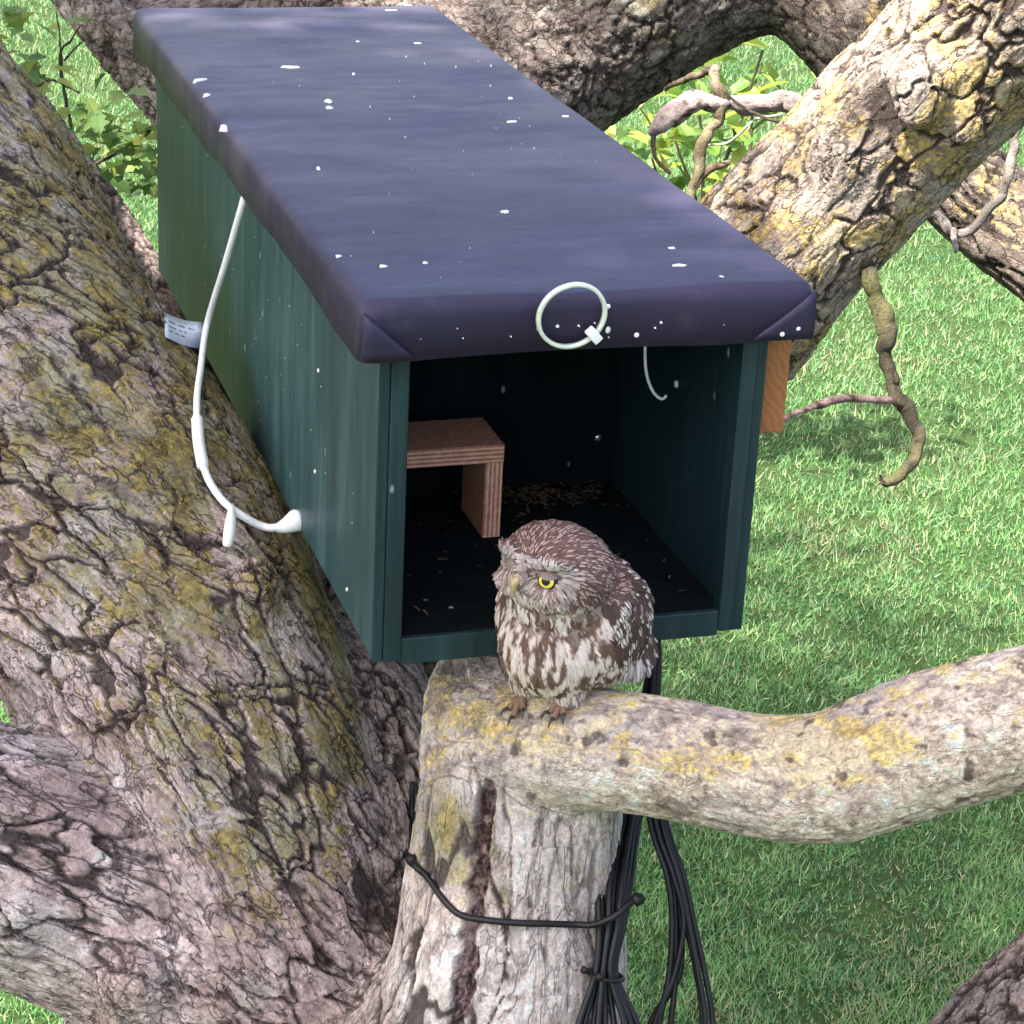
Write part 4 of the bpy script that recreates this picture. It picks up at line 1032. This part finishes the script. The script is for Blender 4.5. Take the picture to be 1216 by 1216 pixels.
for i, (a, b, c, d, e) in enumerate([(770, 792, 798, 794, 782), (774, 797, 802, 802, 796), (779, 800, 808, 806, 770), (784, 806, 818, 830, 838), (788, 812, 824, 838, 846), (782, 803, 814, 828, 834), (777, 800, 812, 800, 776)]):
    dz = 0.005 * (i % 3)
    paths2.append([(779 + (i - 3) * 0.9, 742, 2.49 + dz, 0.0034), (778 + (i - 3), 820, 2.49 + dz), (a, 960, 2.48 + dz), (b, 1040, 2.47 + dz), (c, 1095, 2.47 + dz), (d, 1160, 2.47 + dz), (e, 1222, 2.47 + dz), (e - 10, 1320, 2.47 + dz), (e - 60, 1420, 2.46 + dz)])
bundle('loose loop of black cables hanging clear of the stem over the lawn', paths2)
# twisted black ties
def ring_tie(name, label, pts, r, head, hr):
    root = empty(name, tuple(pts[0]), label, 'cable tie')
    cable('strap', pts, r, M_BLACK, root, 8)
    for hp in head:
        bm = bmesh.new(); bmesh.ops.create_icosphere(bm, subdivisions=2, radius=hr)
        for v in bm.verts: v.co *= 1 + 0.12 * math.sin(v.co.x * 900 + v.co.z * 700)
        bm.transform(Matrix.Translation(Vector(hp)))
        link('tie_head', bm_mesh('tie_head', bm), M_BLACK, root)
    return root
st = [surf(490, 930, 0.008), surf(489, 985, 0.008), surf(490, 1022, 0.005), surf(508, 1042, 0.005), surf(528, 1070, 0.005), surf(548, 1087, 0.005), surf(580, 1093, 0.006), surf(615, 1096, 0.005), surf(650, 1097, 0.005), surf(685, 1098, 0.006), U(706, 1098, 2.385), U(730, 1088, 2.378), U(748, 1072, 2.385), U(757, 1068, 2.39)]
ring_tie('cable_tie', 'black strap tied round the pale stem and the black cables', st, 0.0036, [st[2], st[-1]], 0.0075)
def loop_around(cx, cy, d, rx, n=20, tilt=0.2):
    return [U(cx + rx * math.cos(t), cy + 6 * math.sin(t) + tilt * rx * math.cos(t), d - 0.022 * math.sin(t)) for t in np.linspace(0, 2 * math.pi, n)]
ring_tie('cable_tie', 'small black tie pinching the cable bundle below the strap', loop_around(719, 1158, 2.40, 21), 0.0022, [U(694, 1152, 2.39), U(712, 1160, 2.372)], 0.0042)
print('cables', round(time.time() - T0, 1))

# ------------------------------------------------------------------ owl
def build_owl():
    a0 = U(662, 822, 2.365)
    hit = BVH.ray_cast(Vector((a0[0], a0[1], a0[2] + 0.15)), Vector((0, 0, -1)))
    base = np.array(hit[0]) + np.array([0, 0, -0.006])
    todir = CAM - base; cd = math.atan2(todir[1], todir[0])           # bearing of the camera
    yaw = cd - math.radians(30) + math.pi / 2                          # local -y faces this way
    hyaw = math.radians(-9)                                           # head turned further to its right
    OWL = empty('owl', tuple(base), 'small brown owl with white streaks and yellow eyes perched on the lichened branch', 'owl')
    OWL.rotation_euler = (0, 0, yaw); OWL.scale = (0.98,) * 3
    HC = Vector((0, -0.020, 0.143))
    HR = Matrix.Translation(HC) @ Matrix.Rotation(hyaw, 4, 'Z') @ Matrix.Rotation(math.radians(-15), 4, 'X')
    def hp(x, y, z): return HR @ Vector((x, y, z))
    bm = bmesh.new()
    def ell(c, r, M=None, rot=None):
        k = bmesh.ops.create_icosphere(bm, subdivisions=4, radius=1.0)['verts']
        X = Matrix.Translation(Vector(c)) @ (rot if rot else Matrix.Identity(4)) @ Matrix.Diagonal((*r, 1))
        if M: X = M @ X
        for v in k: v.co = X @ v.co
    tilt = Matrix.Rotation(math.radians(-16), 4, 'X')
    ell((0, 0.010, 0.078), (0.066, 0.064, 0.066), rot=tilt)
    ell((0, -0.012, 0.060), (0.058, 0.052, 0.056))
    ell((0, 0.012, 0.044), (0.056, 0.054, 0.042))
    for s in (-1, 1):
        ell((s * 0.052, 0.026, 0.078), (0.024, 0.055, 0.056), rot=Matrix.Rotation(math.radians(-30), 4, 'X'))
        ell((s * 0.034, 0.066, 0.036), (0.022, 0.034, 0.026))
        ell((s * 0.024, -0.020, 0.020), (0.019, 0.020, 0.026))
    ell((0, 0.074, 0.022), (0.030, 0.040, 0.020), rot=Matrix.Rotation(math.radians(-35), 4, 'X'))
    ell((0, -0.004, 0.112), (0.056, 0.054, 0.040))
    ell((0.016, 0.034, 0.106), (0.046, 0.046, 0.040)); ell((0.044, 0.058, 0.040), (0.030, 0.034, 0.028))
    ell((0, 0.004, 0.005), (0.059, 0.053, 0.044), HR)
    ell((0, -0.004, -0.012), (0.055, 0.045, 0.030), HR)
    for s in (-1, 1):
        ell((s * 0.024, -0.0405, 0.0145), (0.021, 0.0135, 0.0070), HR, Matrix.Rotation(s * math.radians(-12), 4, 'Y') @ Matrix.Rotation(s * math.radians(24), 4, 'Z'))
        ell((s * 0.024, -0.032, -0.017), (0.021, 0.014, 0.013), HR)
    ell((0, -0.047, 0.000), (0.0090, 0.013, 0.018), HR)
    me = bpy.data.meshes.new('o'); bm.to_mesh(me); bm.free()
    ob = bpy.data.objects.new('o', me); COL.objects.link(ob)
    md = ob.modifiers.new('r', 'REMESH'); md.mode = 'VOXEL'; md.voxel_size = 0.0024
    ms = ob.modifiers.new('s', 'SMOOTH'); ms.iterations = 5; ms.factor = 0.5
    dg = bpy.context.evaluated_depsgraph_get()
    body = bpy.data.meshes.new_from_object(ob.evaluated_get(dg)); bpy.data.objects.remove(ob)
    nv = len(body.vertices); V = np.empty(nv * 3, np.float32); body.vertices.foreach_get('co', V); V = V.reshape(-1, 3)
    HRi = np.array(HR.inverted())
    def region(V):
        h = V @ HRi[:3, :3].T + HRi[:3, 3]
        head = sstep(0.114, 0.126, V[:, 2] + 0.16 * (V[:, 1] * -1) * 0) * (np.linalg.norm(h / np.array([0.058, 0.056, 0.046]), axis=1) < 1.25)
        return h, head
    h, head = region(V)
    c = mixc(np.tile(np.array([0.22, 0.165, 0.14], np.float32), (nv, 1)), (0.15, 0.095, 0.082), head.astype(np.float32))
    a = body.attributes.new('col', 'FLOAT_COLOR', 'POINT'); cc = np.ones((nv, 4), np.float32); cc[:, :3] = c; a.data.foreach_set('color', cc.ravel())
    MF = mat_attr('feathers', 0.85, 0.15, nscale=700, var=0.18)
    bo = link('body', body, MF, OWL, world_coords=False)
    # feathers: overlapping curved blades grown from the skin
    r2 = np.random.default_rng(21)
    nf = len(body.polygons); ar = np.empty(nf, np.float32); body.polygons.foreach_get('area', ar)
    ce = np.empty(nf * 3, np.float32); body.polygons.foreach_get('center', ce); ce = ce.reshape(-1, 3)
    no = np.empty(nf * 3, np.float32); body.polygons.foreach_get('normal', no); no = no.reshape(-1, 3)
    hh, hd = region(ce); hd = hd > 0.5
    dens = np.where(hd, np.where((hh[:, 1] < -0.012) & (hh[:, 2] < 0.022), 3.4, 1.8), 1.0) * ar
    NF = 9500
    pick = r2.choice(nf, NF, p=dens / dens.sum())
    P = ce[pick] + r2.normal(0, 0.0007, (NF, 3)); Nn = no[pick]; H, HD = hh[pick], hd[pick]
    R3 = np.array(HR)[:3, :3]
    EYE = np.array([0.0235, -0.0430, 0.0030])
    ed = np.minimum(np.linalg.norm((H - EYE) / np.array([1, 1, 1]), axis=1), np.linalg.norm(H - EYE * np.array([-1, 1, 1]), axis=1))
    nearest = np.where((H[:, 0] > 0)[:, None], EYE, EYE * np.array([-1, 1, 1]))
    face = HD & (H[:, 1] < -0.018) & (H[:, 2] < 0.015) & (ed < 0.032)
    brow = HD & (H[:, 1] < -0.028) & (H[:, 2] >= 0.008) & (H[:, 2] < 0.017) & (ed < 0.030)
    ok = (ed > 0.0105) | (H[:, 0] < 0)
    flow = np.tile(np.array([0.0, 0.30, -1.0]), (NF, 1))
    hf = np.stack([H[:, 0] * 5, np.full(NF, 1.0), -0.15 - np.clip(-(H[:, 2] - 0.01) * 30, 0, 1.5)], -1) @ R3.T
    flow = np.where(HD[:, None], hf, flow)
    rad = (H - nearest) @ R3.T; rad /= np.linalg.norm(rad, axis=1)[:, None] + 1e-9
    flow = np.where((face | brow)[:, None], rad + np.array([0, 0, -0.2]), flow)
    flow = flow + r2.normal(0, 0.10, (NF, 3))
    T = flow - Nn * (flow * Nn).sum(1)[:, None]; T /= np.linalg.norm(T, axis=1)[:, None] + 1e-9
    B = np.cross(Nn, T)
    y, z, x = P[:, 1], P[:, 2], P[:, 0]
    wing = ~HD & (((np.abs(x) > 0.046) & (y > -0.014) & (z > 0.052 - 0.2 * y)) | ((y > 0.034) & (z > 0.045)))
    fluff = ~HD & ~wing & ((z < 0.058) & (y > 0.016))
    leg = ~HD & (z < 0.022) & (y < 0.0)
    breast = ~HD & ~wing & ~fluff
    L = np.full(NF, 0.0185); Wd = np.full(NF, 0.0080)
    L[HD] = 0.0105; Wd[HD] = 0.0056; L[face | brow] = 0.0085; Wd[face | brow] = 0.0028
    L[wing] = 0.020; Wd[wing] = 0.0110; L[fluff] = 0.024; Wd[fluff] = 0.0045; L[leg] = 0.010; Wd[leg] = 0.003
    bibz = ~HD & ~wing & (z > 0.096) & (z < 0.116) & (np.abs(x) < 0.04); L[bibz] = 0.013; Wd[bibz] = 0.0055
    L *= r2.uniform(0.75, 1.25, NF); Wd *= r2.uniform(0.8, 1.2, NF)
    lift = np.where(HD, 0.17, 0.13) + r2.normal(0, 0.03, NF); lift[fluff] += 0.12
    # thin out the big wing feathers
    ok &= ~(wing & (r2.random(NF) < 0.45))
    idx = np.where(ok)[0]; n = len(idx)
    u = np.linspace(-1, 1, 5); v = np.linspace(0, 1, 6)
    prof = np.array([0.45, 0.85, 1.0, 0.92, 0.66, 0.16])
    UU, VV = np.meshgrid(u, v)                             # (6,5)
    X = UU * prof[:, None] * 0.5
    P_, T_, B_, N_ = P[idx], T[idx], B[idx], Nn[idx]
    cosl, sinl = np.cos(lift[idx]), np.sin(lift[idx])
    t = (VV - 0.15)[None] * L[idx][:, None, None]
    hgt = sinl[:, None, None] * t - (VV ** 2)[None] * L[idx][:, None, None] * 0.16 - (UU ** 2 * prof[:, None])[None] * Wd[idx][:, None, None] * 0.16 + 0.0004
    G = P_[:, None, None, :] + T_[:, None, None, :] * (cosl[:, None, None] * t)[..., None] + B_[:, None, None, :] * (X[None] * Wd[idx][:, None, None])[..., None] + N_[:, None, None, :] * hgt[..., None]
    # colours: brown feathers with white marks; marks have shapes of their own
    def tile(c): return np.tile(np.array(c, np.float32), (n, 6, 5, 1))
    au, av = np.abs(UU)[None, ..., None], VV[None, ..., None]
    brown = tile((0.072, 0.045, 0.036)); white = tile((0.66, 0.59, 0.53))
    jit = r2.uniform(0.75, 1.25, (n, 1, 1, 1))
    C = brown * jit
    HDi, wi, fi, bi, fa, br, le = HD[idx], wing[idx], fluff[idx], breast[idx], face[idx], brow[idx], leg[idx]
    Hi = H[idx]
    # crown: pale shaft streak in a brown feather
    streak = ((au < 0.45) & (av > 0.35)).astype(np.float32) * (r2.random((n, 1, 1, 1)) < 0.72)
    crown = tile((0.115, 0.066, 0.057)) * jit * (1 - streak * 0.9) + tile((0.46, 0.36, 0.32)) * (streak * 0.9)
    C = np.where(HDi[:, None, None, None], crown, C)
    fcol = tile((0.36, 0.29, 0.265)) * r2.uniform(0.65, 1.25, (n, 1, 1, 1))
    dk = (r2.random((n, 1, 1, 1)) < 0.22); fcol = np.where(dk, tile((0.20, 0.14, 0.12)), fcol)
    C = np.where(fa[:, None, None, None], fcol, C)
    C = np.where(br[:, None, None, None], tile((0.46, 0.40, 0.37)) * r2.uniform(0.7, 1.15, (n, 1, 1, 1)), C)
    cheek = HDi & (Hi[:, 2] < -0.018) & (Hi[:, 1] < 0.01)
    C = np.where((cheek & (r2.random(n) < 0.6))[:, None, None, None], tile((0.46, 0.39, 0.36)) * jit, C)
    # breast: soft brown streaks that run through the overlapping feathers
    gp = G.reshape(-1, 3)
    sn = fbm(gp * np.array([165, 165, 52]), 301, 3, 0.6)
    crop = sstep(0.070, 0.112, gp[:, 2])
    dark = sstep(0.475, 0.56, sn + 0.09 * crop - 0.005).reshape(n, 6, 5, 1)
    bc = tile((0.56, 0.475, 0.42)) * r2.uniform(0.82, 1.12, (n, 1, 1, 1)); bc = bc * (1 - dark) + tile((0.115, 0.070, 0.052)) * jit * dark
    C = np.where(bi[:, None, None, None], bc, C)
    bib = bi & (P_[:, 2] > 0.098) & (P_[:, 2] < 0.112) & (np.abs(P_[:, 0]) < 0.035)
    C = np.where((bib & (r2.random(n) < 0.7))[:, None, None, None], tile((0.52, 0.46, 0.42)), C)
    spot = (((au - 0.45) ** 2 / 0.12 + (av - 0.72) ** 2 / 0.045) < 1).astype(np.float32) * (r2.random((n, 1, 1, 1)) < 0.46)
    C = np.where(wi[:, None, None, None], brown * jit * 0.95 * (1 - spot) + white * spot, C)
    C = np.where(fi[:, None, None, None], tile((0.52, 0.475, 0.45)) * r2.uniform(0.6, 1.15, (n, 1, 1, 1)), C)
    C = np.where(le[:, None, None, None], tile((0.52, 0.44, 0.38)) * r2.uniform(0.7, 1.1, (n, 1, 1, 1)), C)
    ii = np.arange(5)[:, None] * 5 + np.arange(4)[None]
    fq = np.stack([ii, ii + 1, ii + 6, ii + 5], -1).reshape(-1, 4)
    F = (fq[None] + (np.arange(n) * 30)[:, None, None]).reshape(-1, 4)
    fo = link('feathers', np_mesh('feathers', G.reshape(-1, 3), F, C.reshape(-1, 3)), MF, OWL, world_coords=False)
    fo['kind'] = 'stuff'
    # eyes
    M_IRIS = mat_plain('iris', (0.80, 0.64, 0.09), 0.10, 0.7, 900, 0.15)
    M_PUPIL = mat_plain('pupil', (0.008, 0.008, 0.008), 0.06, 0.8, 50, 0.1)
    M_LID = mat_plain('eyelid', (0.03, 0.022, 0.02), 0.6, 0.3, 300, 0.2)
    M_BROW = mat_plain('brow_skin', (0.21, 0.16, 0.135), 0.8, 0.2, 900, 0.5)
    def dome(name, r, ang0, ang1, M, mat, parent):
        bm = bmesh.new(); rings = []
        K, S = 9, 24
        for i in range(K + 1):
            t_ = ang0 + (ang1 - ang0) * i / K
            rings.append([bm.verts.new(M @ Vector((r * math.sin(t_) * math.cos(p), r * math.sin(t_) * math.sin(p), r * math.cos(t_)))) for p in np.linspace(0, 2 * math.pi, S, endpoint=False)])
        for i in range(K):
            for j in range(S): bm.faces.new((rings[i][j], rings[i][(j + 1) % S], rings[i + 1][(j + 1) % S], rings[i + 1][j]))
        if ang0 < 0.02: bmesh.ops.remove_doubles(bm, verts=bm.verts, dist=1e-6)
        return link(name, bm_mesh(name, bm), mat, parent, world_coords=False)
    for s in (-1, 1):
        q = Vector((s * 0.42, -1, -0.10)).to_track_quat('Z', 'Y').to_matrix().to_4x4()
        M = HR @ Matrix.Translation(Vector((s * (0.0240 if s > 0 else 0.0205), -0.0395 if s > 0 else -0.0350, 0.0010))) @ q
        e = dome('eye', 0.0108, 0.0, 2.6, M, M_LID, OWL)
        lid = dome('eyelid', 0.0121, 0.0, 1.35, M, M_BROW, e)
        cen = M @ Vector((0, 0, 0)); upv = (HR.to_3x3() @ Vector((s * 0.10, -0.35, 1))).normalized()
        bm = bmesh.new(); bm.from_mesh(lid.data); cut = 0.0050 if s > 0 else -0.0045
        bmesh.ops.bisect_plane(bm, geom=bm.verts[:] + bm.edges[:] + bm.faces[:], plane_co=cen + upv * cut, plane_no=upv, clear_inner=True)
        bm.to_mesh(lid.data); bm.free()
        dome('iris', 0.0111, 0.36, 0.76, M, M_IRIS, e); dome('pupil', 0.0113, 0.0, 0.40, M, M_PUPIL, e)
    # beak: hooked, horn yellow
    M_BEAK = mat_plain('beak_horn', (0.36, 0.27, 0.12), 0.4, 0.5, 200, 0.25)
    S = [np.append(np.array(hp(0, -0.040, 0.000)), 0.0052), np.append(np.array(hp(0, -0.0525, -0.002)), 0.0058), np.append(np.array(hp(0, -0.0595, -0.009)), 0.0046), np.append(np.array(hp(0, -0.0600, -0.017)), 0.0026), np.append(np.array(hp(0, -0.0575, -0.0225)), 0.0008)]
    link('beak', tube_mesh('beak', spline(S, 0.002), 14), M_BEAK, OWL, world_coords=False)
    # feet: feathered shank, three toes forward and one back, claws
    M_TOE = mat_plain('toe', (0.17, 0.105, 0.062), 0.7, 0.3, 300, 0.35, 0.3); M_CLAW = mat_plain('claw', (0.03, 0.025, 0.02), 0.35, 0.5, 100, 0.2)
    ca, sa = math.cos(yaw), math.sin(yaw)
    def drop(x, y):                                     # bark height under a local point
        wx, wy = base[0] + ca * x - sa * y, base[1] + sa * x + ca * y
        hit = BVH.ray_cast(Vector((wx, wy, base[2] + 0.06)), Vector((0, 0, -1)))
        z = hit[0][2] if hit[0] is not None else base[2]
        return max(min(z, base[2] + 0.02), base[2] - 0.035) - base[2]
    for s in (-1, 1):
        ax, ay = s * 0.024, -0.026
        az = drop(ax, ay) + 0.012
        ft = link('foot', tube_mesh('foot', spline([np.append((ax, ay + 0.006, 0.028), 0.011), np.append((ax, ay, az + 0.004), 0.0085), np.append((ax, ay - 0.004, az - 0.003), 0.0075)], 0.004), 12, wob=0.1), M_TOE, OWL, world_coords=False)
        for (ang, ln) in ((-0.5, 0.015), (0.05, 0.019), (0.55, 0.015), (math.pi - 0.3, 0.014)):
            pts = []
            for t_ in (0, 0.4, 0.75, 1.0):
                x_ = ax + math.sin(ang) * ln * t_; y_ = ay - 0.002 - math.cos(ang) * ln * t_
                pts.append(np.append((x_, y_, drop(x_, y_) + 0.005 + 0.004 * math.sin(t_ * 2.6)), 0.0048 - 0.0014 * t_))
            link('toe', tube_mesh('toe', spline(pts, 0.003), 9, wob=0.12), M_TOE, ft, world_coords=False)
            e = pts[-1]; x_, y_ = e[0] + math.sin(ang) * 0.007, e[1] - math.cos(ang) * 0.007
            link('claw', tube_mesh('claw', spline([np.append(e[:3], 0.0024), np.append((x_, y_, e[2] + 0.001), 0.0018), np.append((e[0] + math.sin(ang) * 0.011, e[1] - math.cos(ang) * 0.011, e[2] - 0.006), 0.0005)], 0.002), 7), M_CLAW, ft, world_coords=False)
    print('owl base', base, [round(float(q), 1) for q in project(base)])
build_owl()
print('done', round(time.time() - T0, 1))
